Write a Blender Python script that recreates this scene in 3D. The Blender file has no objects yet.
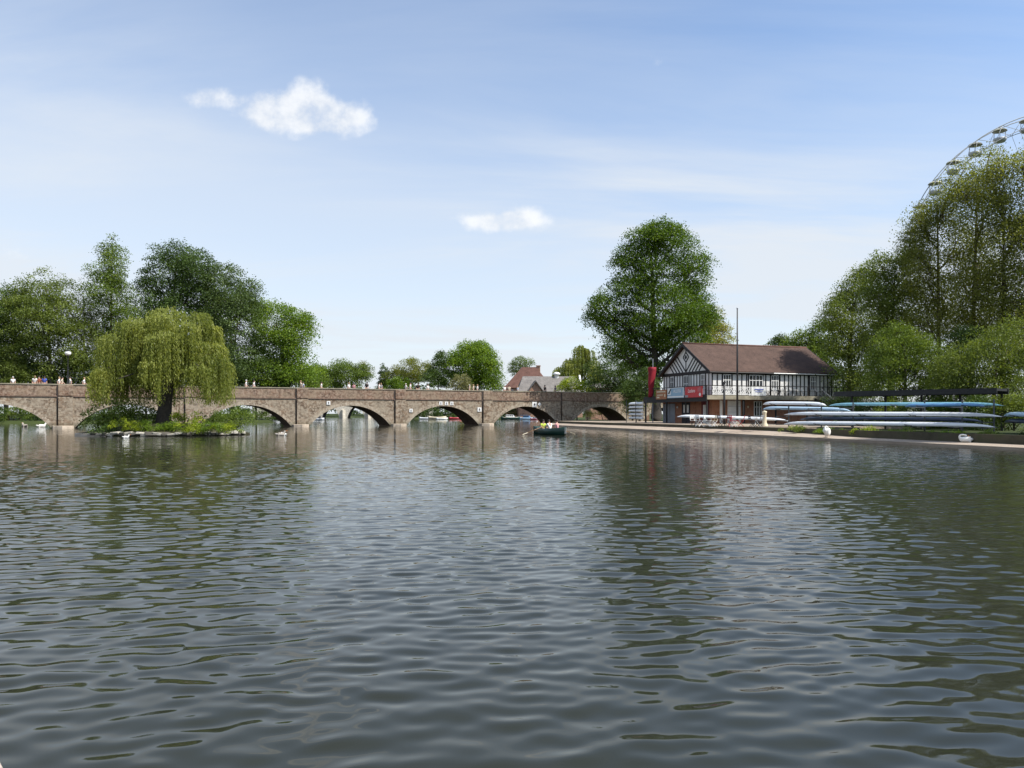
import bpy, math, random
import numpy as np
from mathutils import Vector, Matrix
R = math.radians
C = bpy.context.scene.collection
random.seed(7)
FP, HX, HY, CAMZ = 760.0, 512.0, 414.0, 1.6     # focal length in pixels, principal column, horizon row, eye height

def at(px, py, Y):
    """metres of what stands Y metres away and shows at that pixel of the photograph"""
    return ((px - HX) / FP * Y, Y, CAMZ + (HY - py) / FP * Y)
def atx(px, Y): return (px - HX) / FP * Y

# ------------------------------------------------------------------ object helpers
def tag(o, label=None, cat=None, group=None, kind=None):
    if label: o['label'] = label
    if cat: o['category'] = cat
    if group: o['group'] = group
    if kind: o['kind'] = kind
    return o
def empty(name, loc=(0, 0, 0), rz=0.0, label=None, cat=None, group=None):
    o = bpy.data.objects.new(name, None); C.objects.link(o)
    o.location = loc; o.rotation_euler = (0, 0, rz); o.empty_display_size = .3
    return tag(o, label, cat, group)
def link(name, me, parent=None, loc=None):
    o = bpy.data.objects.new(name, me); C.objects.link(o)
    if parent is not None: o.parent = parent
    if loc is not None: o.location = loc
    return o
def np_mesh(name, v, quads, mat=None, smooth=False, attrs=None):
    v = np.asarray(v, dtype=np.float32); q = np.asarray(quads, dtype=np.int32)
    me = bpy.data.meshes.new(name)
    n, k = q.shape
    me.vertices.add(len(v)); me.vertices.foreach_set('co', v.ravel())
    me.loops.add(n * k); me.loops.foreach_set('vertex_index', q.ravel())
    me.polygons.add(n); me.polygons.foreach_set('loop_start', np.arange(0, n * k, k, dtype=np.int32))
    try: me.polygons.foreach_set('loop_total', np.full(n, k, dtype=np.int32))
    except Exception: pass
    if attrs:
        for an, (dom, val) in attrs.items():
            a = me.attributes.new(an, 'FLOAT', dom); a.data.foreach_set('value', np.asarray(val, dtype=np.float32))
    me.update(calc_edges=True); me.validate()
    if smooth: me.polygons.foreach_set('use_smooth', np.ones(len(me.polygons), dtype=bool))
    if mat: me.materials.append(mat)
    return me

class MB:
    """collects boxes, tubes, prisms into one mesh"""
    def __init__(s): s.v = []; s.f = []
    def quad(s, *p):
        i = len(s.v); s.v += [tuple(q) for q in p]; s.f.append(tuple(range(i, i + len(p)))); return s
    def box(s, c, d, rz=0.0, M=None):
        i = len(s.v); cx, cy, cz = c; hx, hy, hz = d[0] / 2, d[1] / 2, d[2] / 2
        m = M if M is not None else Matrix.Rotation(rz, 3, 'Z')
        for z in (-hz, hz):
            for x, y in ((-hx, -hy), (hx, -hy), (hx, hy), (-hx, hy)):
                p = m @ Vector((x, y, z)); s.v.append((p.x + cx, p.y + cy, p.z + cz))
        for f in ((0, 3, 2, 1), (4, 5, 6, 7), (0, 1, 5, 4), (1, 2, 6, 5), (2, 3, 7, 6), (3, 0, 4, 7)):
            s.f.append(tuple(i + k for k in f))
        return s
    def span(s, a, b):                     # box by two corners
        return s.box([(a[k] + b[k]) / 2 for k in range(3)], [abs(b[k] - a[k]) for k in range(3)])
    def bar(s, a, b, w, h=None):           # square bar between two points
        h = h or w; a = Vector(a); b = Vector(b); d = b - a
        q = d.to_track_quat('X', 'Z').to_matrix()
        return s.box((a + b) / 2, (d.length, w, h), M=q)
    def tube(s, pts, radii, n=6, cap=True):
        pts = [Vector(p) for p in pts]
        if not hasattr(radii, '__len__'): radii = [radii] * len(pts)
        base = len(s.v)
        for k, p in enumerate(pts):
            d = (pts[min(k + 1, len(pts) - 1)] - pts[max(k - 1, 0)])
            q = d.to_track_quat('Z', 'Y').to_matrix()
            for j in range(n):
                a = 2 * math.pi * j / n
                s.v.append(tuple(p + q @ Vector((math.cos(a) * radii[k], math.sin(a) * radii[k], 0))))
        for k in range(len(pts) - 1):
            for j in range(n):
                a = base + k * n + j; b = base + k * n + (j + 1) % n
                s.f.append((a, b, b + n, a + n))
        if cap:
            s.f.append(tuple(base + j for j in reversed(range(n))))
            s.f.append(tuple(base + (len(pts) - 1) * n + j for j in range(n)))
        return s
    def prism(s, poly, z0, z1):            # poly CCW in xy
        i = len(s.v); n = len(poly)
        s.v += [(x, y, z0) for x, y in poly] + [(x, y, z1) for x, y in poly]
        s.f.append(tuple(i + k for k in reversed(range(n)))); s.f.append(tuple(i + n + k for k in range(n)))
        for k in range(n):
            s.f.append((i + k, i + (k + 1) % n, i + n + (k + 1) % n, i + n + k))
        return s
    def extr(s, poly, f):                  # poly of 2-D points; f(u, v, side) -> 3-D, side 0/1
        i = len(s.v); n = len(poly)
        s.v += [f(u, v, 0) for u, v in poly] + [f(u, v, 1) for u, v in poly]
        s.f.append(tuple(i + k for k in reversed(range(n)))); s.f.append(tuple(i + n + k for k in range(n)))
        for k in range(n):
            s.f.append((i + k, i + (k + 1) % n, i + n + (k + 1) % n, i + n + k))
        return s
    def ball(s, c, r, nu=10, nv=6):
        if not hasattr(r, '__len__'): r = (r, r, r)
        pts = []; i = len(s.v)
        for a in range(nv + 1):
            t = math.pi * a / nv
            for b in range(nu):
                p = 2 * math.pi * b / nu
                s.v.append((c[0] + r[0] * math.sin(t) * math.cos(p), c[1] + r[1] * math.sin(t) * math.sin(p), c[2] + r[2] * math.cos(t)))
        for a in range(nv):
            for b in range(nu):
                p = i + a * nu + b; q = i + a * nu + (b + 1) % nu
                s.f.append((p, p + nu, q + nu, q))
        return s
    def lathe(s, prof, c=(0, 0, 0), n=12):
        i = len(s.v)
        for r, z in prof:
            for j in range(n):
                a = 2 * math.pi * j / n; s.v.append((c[0] + r * math.cos(a), c[1] + r * math.sin(a), c[2] + z))
        for k in range(len(prof) - 1):
            for j in range(n):
                a = i + k * n + j; b = i + k * n + (j + 1) % n
                s.f.append((a, b, b + n, a + n))
        return s
    def mesh(s, name, mat=None, smooth=False, bevel=0):
        me = bpy.data.meshes.new(name); me.from_pydata(s.v, [], s.f); me.update()
        if smooth: me.polygons.foreach_set('use_smooth', [True] * len(me.polygons))
        if mat: me.materials.append(mat)
        return me
    def obj(s, name, mat, parent=None, loc=None, smooth=False, bevel=0):
        o = link(name, s.mesh(name, mat, smooth), parent, loc)
        if bevel:
            b = o.modifiers.new('bevel', 'BEVEL'); b.width = bevel; b.segments = 2; b.limit_method = 'ANGLE'
        return o
def copy_tree(o, parent=None):
    c = o.copy(); C.objects.link(c)
    if parent is not None: c.parent = parent
    for ch in list(o.children): copy_tree(ch, c)
    return c

# ------------------------------------------------------------------ materials
def newmat(name):
    m = bpy.data.materials.new(name); m.use_nodes = True
    nt = m.node_tree; b = nt.nodes['Principled BSDF']
    return m, nt, b
def N(nt, t, **kw):
    n = nt.nodes.new(t)
    for k, v in kw.items():
        if k in n.inputs: n.inputs[k].default_value = v
        else: setattr(n, k, v)
    return n
def ramp(nt, fac, stops):
    r = nt.nodes.new('ShaderNodeValToRGB'); e = r.color_ramp.elements
    while len(e) < len(stops): e.new(.5)
    for k, (p, c) in enumerate(stops): e[k].position = p; e[k].color = (*c, 1)
    nt.links.new(fac, r.inputs['Fac']); return r.outputs['Color']
def coords(nt, scale=(1, 1, 1), space='Object'):
    tc = nt.nodes.new('ShaderNodeTexCoord'); mp = nt.nodes.new('ShaderNodeMapping')
    mp.inputs['Scale'].default_value = scale; nt.links.new(tc.outputs[space], mp.inputs['Vector']); return mp.outputs['Vector']
def noise(nt, vec, scale, detail=4, rough=.6):
    n = N(nt, 'ShaderNodeTexNoise', Scale=scale, Detail=detail, Roughness=rough); nt.links.new(vec, n.inputs['Vector']); return n
def mixc(nt, fac, a, b, mode='MIX'):
    m = nt.nodes.new('ShaderNodeMix'); m.data_type = 'RGBA'; m.blend_type = mode
    for s, v in ((0, fac), (6, a), (7, b)):
        if hasattr(v, 'is_linked') or isinstance(v, bpy.types.NodeSocket): nt.links.new(v, m.inputs[s])
        else: m.inputs[s].default_value = v if s == 0 else (*v, 1)
    return m.outputs[2]
def bump(nt, b, h, dist, strength=1):
    n = N(nt, 'ShaderNodeBump', Strength=strength, Distance=dist); nt.links.new(h, n.inputs['Height']); nt.links.new(n.outputs['Normal'], b.inputs['Normal'])
def plain(name, col, rough=.6, metal=0, var=.25, scale=2.0, spec=.4):
    """a paint or material with slight wear and dirt"""
    m, nt, b = newmat(name); v = coords(nt)
    n = noise(nt, v, scale, 5)
    c = ramp(nt, n.outputs['Fac'], [(.3, tuple(x * (1 - var) for x in col)), (.7, tuple(min(1, x * (1 + var * .5)) for x in col))])
    nt.links.new(c, b.inputs['Base Color'])
    b.inputs['Roughness'].default_value = rough; b.inputs['Metallic'].default_value = metal; b.inputs['Specular IOR Level'].default_value = spec
    return m
def leafmat(name, dark, mid, light, trans=.35, gloss=.45):
    m, nt, b = newmat(name)
    a = nt.nodes.new('ShaderNodeAttribute'); a.attribute_name = 'tint'
    wm = (1.27, 1.04, .74); dark, mid, light = [tuple(x * y * g_ for x, y in zip(c_, wm)) for c_, g_ in ((dark, 1.4), (mid, 1.7), (light, 1.95))]
    c = ramp(nt, a.outputs['Fac'], [(0, dark), (.5, mid), (1, light)])
    nt.links.new(c, b.inputs['Base Color']); b.inputs['Roughness'].default_value = gloss; b.inputs['Specular IOR Level'].default_value = .22
    t = nt.nodes.new('ShaderNodeBsdfTranslucent')
    tcol = mixc(nt, 1.0, c, (1.35, 1.3, .5), 'MULTIPLY'); nt.links.new(tcol, t.inputs['Color'])
    mx = nt.nodes.new('ShaderNodeMixShader'); mx.inputs[0].default_value = trans
    trans = min(.5, trans * 1.35); mx.inputs[0].default_value = trans; nt.links.new(b.outputs[0], mx.inputs[1]); nt.links.new(t.outputs[0], mx.inputs[2])
    nt.links.new(mx.outputs[0], nt.nodes['Material Output'].inputs['Surface'])
    return m
def brickmat(name, c1, c2, mortar, stain, w=.225, h=.075, dirt=.5, bump_d=.01, tide=False, patch=None):
    m, nt, b = newmat(name); tc = nt.nodes.new('ShaderNodeTexCoord')
    # walls stand upright: run the courses along x (or y) and up z
    sp = nt.nodes.new('ShaderNodeSeparateXYZ'); nt.links.new(tc.outputs['Object'], sp.inputs[0])
    ad = N(nt, 'ShaderNodeMath', operation='ADD'); nt.links.new(sp.outputs[0], ad.inputs[0]); nt.links.new(sp.outputs[1], ad.inputs[1])
    cb = nt.nodes.new('ShaderNodeCombineXYZ'); nt.links.new(ad.outputs[0], cb.inputs[0]); nt.links.new(sp.outputs[2], cb.inputs[1])
    br = nt.nodes.new('ShaderNodeTexBrick'); nt.links.new(cb.outputs[0], br.inputs['Vector'])
    br.inputs['Scale'].default_value = 1; br.inputs['Brick Width'].default_value = w; br.inputs['Row Height'].default_value = h
    br.inputs['Mortar Size'].default_value = .01; br.inputs['Color1'].default_value = (*c1, 1); br.inputs['Color2'].default_value = (*c2, 1); br.inputs['Mortar'].default_value = (*mortar, 1)
    v = tc.outputs['Object']
    n1 = noise(nt, v, .45, 7, .72); n2 = noise(nt, v, 1.5, 6, .75); n3 = noise(nt, v, 3.2, 4, .7)
    col = br.outputs['Color']
    f3 = ramp(nt, n3.outputs['Fac'], [(.46, (0, 0, 0)), (.58, (1, 1, 1))])
    col = mixc(nt, f3, col, mixc(nt, .6, col, patch or tuple(min(1, x * 1.7) for x in c1)))
    f1 = ramp(nt, n1.outputs['Fac'], [(.44, (0, 0, 0)), (.60, (1, 1, 1))])
    col = mixc(nt, f1, col, mixc(nt, dirt, col, stain))
    f2 = ramp(nt, n2.outputs['Fac'], [(.52, (0, 0, 0)), (.66, (1, 1, 1))])
    col = mixc(nt, f2, col, mixc(nt, .6, col, tuple(x * .35 for x in c2)))
    if tide:                                            # damp dark band with algae where the river reaches
        mr = nt.nodes.new('ShaderNodeMapRange'); mr.inputs[1].default_value = .75; mr.inputs[2].default_value = .10
        zz = N(nt, 'ShaderNodeMath', operation='ADD'); nt.links.new(sp.outputs[2], zz.inputs[0]); nt.links.new(n2.outputs['Fac'], zz.inputs[1])
        z2 = N(nt, 'ShaderNodeMath', operation='SUBTRACT'); nt.links.new(zz.outputs[0], z2.inputs[0]); z2.inputs[1].default_value = .5
        nt.links.new(z2.outputs[0], mr.inputs[0])
        f5 = N(nt, 'ShaderNodeMath', operation='MULTIPLY'); nt.links.new(mr.outputs[0], f5.inputs[0]); f5.inputs[1].default_value = .75
        col = mixc(nt, f5.outputs[0], col, (.045, .048, .028))
    nt.links.new(col, b.inputs['Base Color']); b.inputs['Roughness'].default_value = .9; b.inputs['Specular IOR Level'].default_value = .2
    bump(nt, b, n2.outputs['Fac'], .05, .6)
    return m

M = {}
M['bark'] = plain('bark', (.10, .08, .06), .9, var=.5, scale=6)
M['bark_dark'] = plain('bark_dark', (.05, .042, .035), .9, var=.5, scale=6)
M['bark_pale'] = plain('bark_pale', (.30, .28, .24), .9, var=.5, scale=4)
M['leaf_big'] = leafmat('leaf_big', (.022, .050, .012), (.042, .090, .017), (.075, .135, .025), .30)
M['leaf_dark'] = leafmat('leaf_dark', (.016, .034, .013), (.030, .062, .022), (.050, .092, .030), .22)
M['leaf_blue'] = leafmat('leaf_blue', (.022, .043, .022), (.040, .075, .033), (.065, .110, .045), .22)
M['leaf_bright'] = leafmat('leaf_bright', (.034, .075, .014), (.065, .130, .022), (.11, .18, .036), .33)
M['leaf_mid'] = leafmat('leaf_mid', (.03, .06, .015), (.056, .102, .026), (.095, .15, .042), .3)
M['leaf_olive'] = leafmat('leaf_olive', (.034, .060, .020), (.062, .102, .031), (.105, .155, .05), .3)
M['leaf_brown'] = leafmat('leaf_brown', (.048, .072, .027), (.086, .118, .043), (.128, .165, .066), .38)
M['leaf_grey'] = leafmat('leaf_grey', (.06, .075, .05), (.10, .122, .08), (.15, .175, .12), .25)
M['leaf_willow'] = leafmat('leaf_willow', (.050, .084, .026), (.102, .145, .046), (.16, .205, .076), .38)
M['leaf_lime'] = leafmat('leaf_lime', (.06, .11, .014), (.12, .19, .025), (.19, .26, .04), .35)
M['leaf_pale'] = leafmat('leaf_pale', (.075, .10, .036), (.125, .155, .060), (.18, .21, .095), .4)

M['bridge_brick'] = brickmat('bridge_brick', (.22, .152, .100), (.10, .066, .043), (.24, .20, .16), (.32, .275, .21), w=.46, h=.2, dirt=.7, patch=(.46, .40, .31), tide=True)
M['ring_stone'] = brickmat('ring_stone', (.33, .26, .19), (.17, .125, .09), (.26, .22, .17), (.40, .35, .27), w=.3, h=.3, dirt=.7, patch=(.52, .46, .37), tide=True)
M['parapet_brick'] = brickmat('parapet_brick', (.195, .115, .075), (.095, .058, .042), (.26, .21, .16), (.27, .21, .15), w=.46, h=.2, dirt=.75, patch=(.40, .31, .24))
M['footing'] = plain('footing', (.48, .40, .31), .9, var=.4)
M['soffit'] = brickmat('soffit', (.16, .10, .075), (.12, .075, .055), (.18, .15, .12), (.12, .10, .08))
M['coping'] = plain('coping', (.30, .27, .20), .9, var=.45, scale=1.2)
M['club_brick'] = brickmat('club_brick', (.36, .13, .065), (.29, .10, .05), (.35, .28, .22), (.33, .16, .10), dirt=.4, patch=(.40, .19, .11))
M['plaster'] = plain('plaster', (.78, .77, .74), .8, var=.10, scale=1.0)
M['timber'] = plain('timber', (.018, .017, .018), .6, var=.4, scale=4)
M['dark_wood'] = plain('dark_wood', (.03, .026, .022), .8, var=.4, scale=4)
M['white_paint'] = plain('white_paint', (.78, .78, .76), .45, var=.08)
M['grey_paint'] = plain('grey_paint', (.26, .29, .34), .5, var=.18)
M['black_metal'] = plain('black_metal', (.02, .02, .022), .5, var=.3)
M['shadow_strip_brown'] = plain('shadow_strip_brown', (.06, .045, .038), .7, var=.4)  # dark brown that stands in for the shadow beside each pilaster
M['rack_metal'] = plain('rack_metal', (.09, .10, .11), .5, var=.3, metal=.4)
M['steel'] = plain('steel', (.33, .35, .38), .45, var=.2, metal=.2)
M['pale_steel'] = plain('pale_steel', (.42, .44, .46), .5, var=.15)
M['maroon'] = plain('maroon', (.12, .01, .018), .5)
M['red_cloth'] = plain('red_cloth', (.26, .010, .022), .8, var=.25)
M['sign_red'] = plain('sign_red', (.50, .055, .06), .6, var=.1)
M['sign_blue'] = plain('sign_blue', (.27, .42, .55), .6, var=.1)
M['sign_orange'] = plain('sign_orange', (.36, .15, .07), .6, var=.15)
M['ink'] = plain('ink', (.02, .02, .03), .6)
M['ink_blue'] = plain('ink_blue', (.12, .16, .42), .6)
M['cream'] = plain('cream', (.66, .58, .42), .7, var=.15)
M['hull_white'] = plain('hull_white', (.74, .76, .78), .28, var=.08)
M['hull_pale_blue'] = plain('hull_pale_blue', (.40, .55, .68), .28, var=.1)
M['hull_teal'] = plain('hull_teal', (.20, .42, .50), .28, var=.3)
M['hull_blue'] = plain('hull_blue', (.12, .28, .50), .28, var=.3)
M['hull_dark'] = plain('hull_dark', (.035, .05, .09), .3, var=.2)
M['hull_green'] = plain('hull_green', (.012, .045, .035), .35, var=.3)
M['hull_red'] = plain('hull_red', (.42, .03, .05), .35, var=.2)
M['varnish'] = plain('varnish', (.28, .15, .06), .35, var=.3)
M['stone'] = plain('stone', (.42, .39, .33), .9, var=.5, scale=3)
M['pale_stone'] = brickmat('pale_stone', (.56, .52, .44), (.48, .44, .37), (.5, .46, .4), (.42, .38, .30), w=.6, h=.3)
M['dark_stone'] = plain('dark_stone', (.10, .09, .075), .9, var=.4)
M['slate'] = plain('slate', (.20, .19, .19), .7, var=.25, scale=1.5)
M['house_brick'] = brickmat('house_brick', (.33, .18, .12), (.26, .13, .09), (.34, .28, .22), (.33, .22, .16))
M['skin'] = plain('skin', (.50, .31, .23), .6, var=.08)
M['hair_dark'] = plain('hair_dark', (.03, .02, .015), .6)
M['hair_fair'] = plain('hair_fair', (.28, .19, .09), .6)
M['hair_grey'] = plain('hair_grey', (.45, .44, .42), .6)
CL = {'white': (.78, .77, .75), 'cream': (.62, .55, .42), 'blue': (.08, .13, .50), 'rust': (.30, .10, .05), 'black': (.02, .02, .022),
      'grey': (.22, .22, .23), 'pink': (.60, .30, .32), 'navy': (.03, .04, .10), 'denim': (.10, .15, .26), 'khaki': (.30, .25, .16),
      'lime': (.50, .62, .08), 'pale blue': (.45, .58, .70), 'red': (.45, .04, .04), 'beige': (.50, .42, .31)}
for k, c in CL.items(): M['cloth ' + k] = plain('cloth_' + k.replace(' ', '_'), c, .85, var=.12, scale=5)
M['swan_white'] = plain('swan_white', (.80, .79, .75), .8, var=.08, scale=6)
M['beak'] = plain('beak', (.60, .20, .03), .5)
M['duck_grey'] = plain('duck_grey', (.38, .34, .29), .8, var=.5, scale=12)

def glassmat():
    m, nt, b = newmat('window_glass'); b.inputs['Base Color'].default_value = (.012, .015, .018, 1); b.inputs['Roughness'].default_value = .06; b.inputs['Specular IOR Level'].default_value = .6
    n = noise(nt, coords(nt), 1.2, 2); bump(nt, b, n.outputs['Fac'], .004); return m
M['glass'] = glassmat()
def tilemat(name, c, row=.16, bd=.03):
    m, nt, b = newmat(name); tc = nt.nodes.new('ShaderNodeTexCoord'); v = tc.outputs['Object']
    n1 = noise(nt, v, 1.1, 6, .7); n2 = noise(nt, v, 9, 3, .7)
    col = ramp(nt, n1.outputs['Fac'], [(.32, tuple(x * .55 for x in c)), (.5, c), (.68, tuple(x * 1.6 for x in c))])
    col = mixc(nt, ramp(nt, n2.outputs['Fac'], [(.4, (0, 0, 0)), (.65, (1, 1, 1))]), col, tuple(x * 1.5 for x in c))
    nt.links.new(col, b.inputs['Base Color']); b.inputs['Roughness'].default_value = .85; b.inputs['Specular IOR Level'].default_value = .25
    sp = nt.nodes.new('ShaderNodeSeparateXYZ'); nt.links.new(v, sp.inputs[0])
    a = N(nt, 'ShaderNodeMath', operation='MULTIPLY'); a.inputs[1].default_value = 1 / row; nt.links.new(sp.outputs[2], a.inputs[0])
    f = N(nt, 'ShaderNodeMath', operation='FRACT'); nt.links.new(a.outputs[0], f.inputs[0])
    ad = N(nt, 'ShaderNodeMath', operation='ADD'); nt.links.new(f.outputs[0], ad.inputs[0]); nt.links.new(n2.outputs['Fac'], ad.inputs[1])
    bump(nt, b, ad.outputs[0], bd); return m
M['roof_tile'] = tilemat('roof_tile', (.070, .043, .033))
M['far_tile'] = tilemat('far_tile', (.11, .058, .045))
M['slate_tile'] = tilemat('slate_tile', (.15, .138, .128))

def groundmat(name, stops, scale=1.0, rough=.95, bd=.04):
    m, nt, b = newmat(name); v = coords(nt)
    n1 = noise(nt, v, .15 * scale, 6, .65); n2 = noise(nt, v, 6 * scale, 4, .7)
    c = ramp(nt, n1.outputs['Fac'], stops)
    c = mixc(nt, ramp(nt, n2.outputs['Fac'], [(.35, (0, 0, 0)), (.7, (1, 1, 1))]), c, mixc(nt, .5, c, stops[-1][1]))
    nt.links.new(c, b.inputs['Base Color']); b.inputs['Roughness'].default_value = rough; b.inputs['Specular IOR Level'].default_value = .15
    bump(nt, b, n2.outputs['Fac'], bd); return m
M['grass'] = groundmat('grass', [(.3, (.026, .036, .012)), (.55, (.04, .056, .017)), (.75, (.06, .075, .026))])
M['soil'] = groundmat('soil', [(.3, (.04, .034, .024)), (.6, (.07, .06, .04)), (.8, (.05, .07, .02))])
M['paving'] = groundmat('paving', [(.3, (.24, .19, .145)), (.55, (.32, .26, .20)), (.75, (.38, .32, .25))], 2.0)
M['deck_planks'] = groundmat('deck_planks', [(.3, (.26, .205, .155)), (.55, (.36, .295, .23)), (.75, (.43, .36, .29))], 3.0)
M['quay_stone'] = groundmat('quay_stone', [(.3, (.40, .33, .26)), (.55, (.50, .43, .35)), (.75, (.56, .50, .42))], 4.0)
M['wall_dark'] = groundmat('wall_dark', [(.3, (.06, .05, .04)), (.55, (.10, .085, .065)), (.75, (.06, .075, .03))], 4.0)
M['khaki_canopy'] = plain('khaki_canopy', (.42, .41, .32), .8, var=.2)
SUN_STRENGTH, SKY_STRENGTH, EXPOSURE = 4.8, .15, 0.5
VEIL_COL, CLOUD_COL = (3.75, 4.0, 4.3), (4.9, 4.95, 5.0)
WAVES, SLOPE, WAVE_LEN, WAVE_WIDTH = 160, .086, .21, .95
# ------------------------------------------------------------------ plants
rng = np.random.default_rng(11)
def unit(n):
    d = rng.normal(size=(n, 3)); return d / np.linalg.norm(d, axis=1)[:, None]
def leaf_faces(P, size, tint, up=.35, aspect=.55, axis=None):
    """one small bent leaf-spray face at each point"""
    n = len(P)
    a = unit(n) if axis is None else axis + .35 * rng.normal(size=(n, 3))
    a /= np.linalg.norm(a, axis=1)[:, None] + 1e-9
    nn = unit(n) + np.array([0, 0, up]); b = np.cross(nn, a); b /= np.linalg.norm(b, axis=1)[:, None] + 1e-9
    s = size * rng.uniform(.6, 1.35, n)[:, None]
    v = np.empty((n, 4, 3)); v[:, 0] = P - a * s * .5; v[:, 2] = P + a * s * .5
    nrm = np.cross(a, b); bend = rng.uniform(-.12, .2, n)[:, None] * s
    v[:, 1] = P + b * s * aspect * .5 + nrm * bend; v[:, 3] = P - b * s * aspect * .5 + nrm * bend
    q = np.arange(n * 4).reshape(n, 4)
    return v.reshape(-1, 3), q, np.clip(tint, 0, 1)
def lobe_points(lobes, n_leaves, clump_r, per_clump, fill=.5, flat=.65):
    L = np.array(lobes, dtype=float)
    w = (L[:, 3] * L[:, 4] * L[:, 5]) ** (2 / 3.); w /= w.sum()
    per_clump = int(per_clump * 2.4); clump_r = clump_r * 1.5
    nc = max(8, n_leaves // per_clump)
    k = rng.choice(len(L), nc, p=w); d = unit(nc)
    r = 1 - (1 - fill) * rng.uniform(0, 1, nc) ** 1.5
    r *= rng.uniform(.84, 1.10, nc)
    cen = L[k, :3] + d * r[:, None] * (L[k, 3:6] - .08 * clump_r)
    cr = clump_r * rng.uniform(.5, 1.3, nc)
    m = rng.poisson(per_clump * (cr / clump_r) ** 2 + 1)
    idx = np.repeat(np.arange(nc), m)
    # a bough: a domed pad of leaves, fullest on top, that shades its own underside
    off = unit(len(idx)) * (rng.uniform(0, 1, len(idx)) ** .42)[:, None]
    off[:, 2] = off[:, 2] * flat * .72 - .30 * (off[:, 0] ** 2 + off[:, 1] ** 2)
    off += np.clip(rng.normal(0, .10, off.shape), -.2, .2)
    # pads lean outwards with the crown
    off[:, 2] -= .35 * (off[:, 0] * d[idx, 0] + off[:, 1] * d[idx, 1])
    P = cen[idx] + off * cr[idx][:, None]
    ct = rng.normal(.5, .15, nc)
    return P, ct[idx] + rng.normal(0, .12, len(idx)), cen, k
def tree(name, label, px, Y, lobes, mat, n=6000, leaf=.36, clump=.8, per=22, fill=.5, trunk_r=.35, bark='bark', base=.45,
         group=None, cat='tree', forks=26, ground_px=None, seed=0, zmin=None, up=.75, fork_to=.5):
    global rng
    rng = np.random.default_rng(1000 + seed + int(px) * 7)
    X = atx(px, Y); root = empty(name, (X, Y, base), 0, label, cat, group)
    LL = []
    for i, (lx, ly, rx, ry) in enumerate(lobes):
        wx, _, wz = at(lx, ly, Y); a, c = rx * Y / FP, ry * Y / FP; b = .5 * (a + c) * .95
        oy = rng.uniform(-.5, .5) * b
        LL.append((wx - X, oy, wz - base, a, b, c))
    leaf, n, per = leaf * .65, int(n * 2.2), int(per * 1.7)
    P, t, cen, k = lobe_points(LL, n, clump, per, fill)
    lo = .25 if zmin is None else zmin
    ok = P[:, 2] > lo; P, t = P[ok], t[ok]
    v, q, t = leaf_faces(P, leaf, t, up)
    link('crown', np_mesh('crown', v, q, M[mat], attrs={'tint': ('FACE', t)}), root)
    if trunk_r:
        mb = MB(); top = max(l[2] + .3 * l[5] for l in LL); cx = float(np.mean([l[0] for l in LL]))
        H = max(.15, top * .85) if trunk_r < .15 else max(1.5, top * .85); trunk_r = min(trunk_r, .09 * H)
        def tp(f): return Vector((cx * f ** 1.5 + .12 * trunk_r * math.sin(5 * f + seed), .1 * trunk_r * math.cos(4 * f), -.4 + (H + .4) * f))
        fs = [0, .04, .12, .25, .4, .55, .7, .85, 1]
        mb.tube([tp(f) for f in fs], [trunk_r * (1.45 if f == 0 else (1.15 if f < .05 else 1 - .82 * f)) for f in fs], 8)
        def limb(a, b, r0, r1, n=5, sides=5):
            a, b = Vector(a), Vector(b); d = (b - a).length
            pts = []
            for i in range(n + 1):
                f = i / n; p = a.lerp(b, f); p.z -= .10 * d * math.sin(math.pi * f) * (1 if i else 0)
                if 0 < i < n: p += Vector(rng.normal(size=3)) * d * .035
                pts.append(p)
            mb.tube(pts, [r0 + (r1 - r0) * i / n for i in range(n + 1)], sides); return pts
        limbs = []
        for l in LL:
            zt = min(max(.22, (l[2] - .55 * math.hypot(l[0] - cx, l[1]) - .5 * l[5]) / H), .92)
            pts = limb(tp(zt), (l[0], l[1], l[2]), trunk_r * .50 * (1 - .5 * zt), trunk_r * .18)
            limbs.append(pts)
        for j in range(min(forks, len(cen))):
            c = cen[j]; pts = limbs[k[j]]; s = pts[rng.integers(2, len(pts))]
            limb(s, s.lerp(Vector(c), .9), trunk_r * .15, trunk_r * .04, 4, 4)
        link('trunk', mb.mesh('trunk', M[bark], True), root)
    return root
def shrub(name, label, px, Y, lobes, mat, n=1500, leaf=.28, clump=.5, per=18, base=.4, group=None, cat='shrub', seed=0, fill=.45):
    return tree(name, label, px, Y, lobes, mat, n, leaf, clump, per, fill, .09, 'bark_dark', base, group, cat, 10, seed=seed, zmin=-.1)
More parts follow.
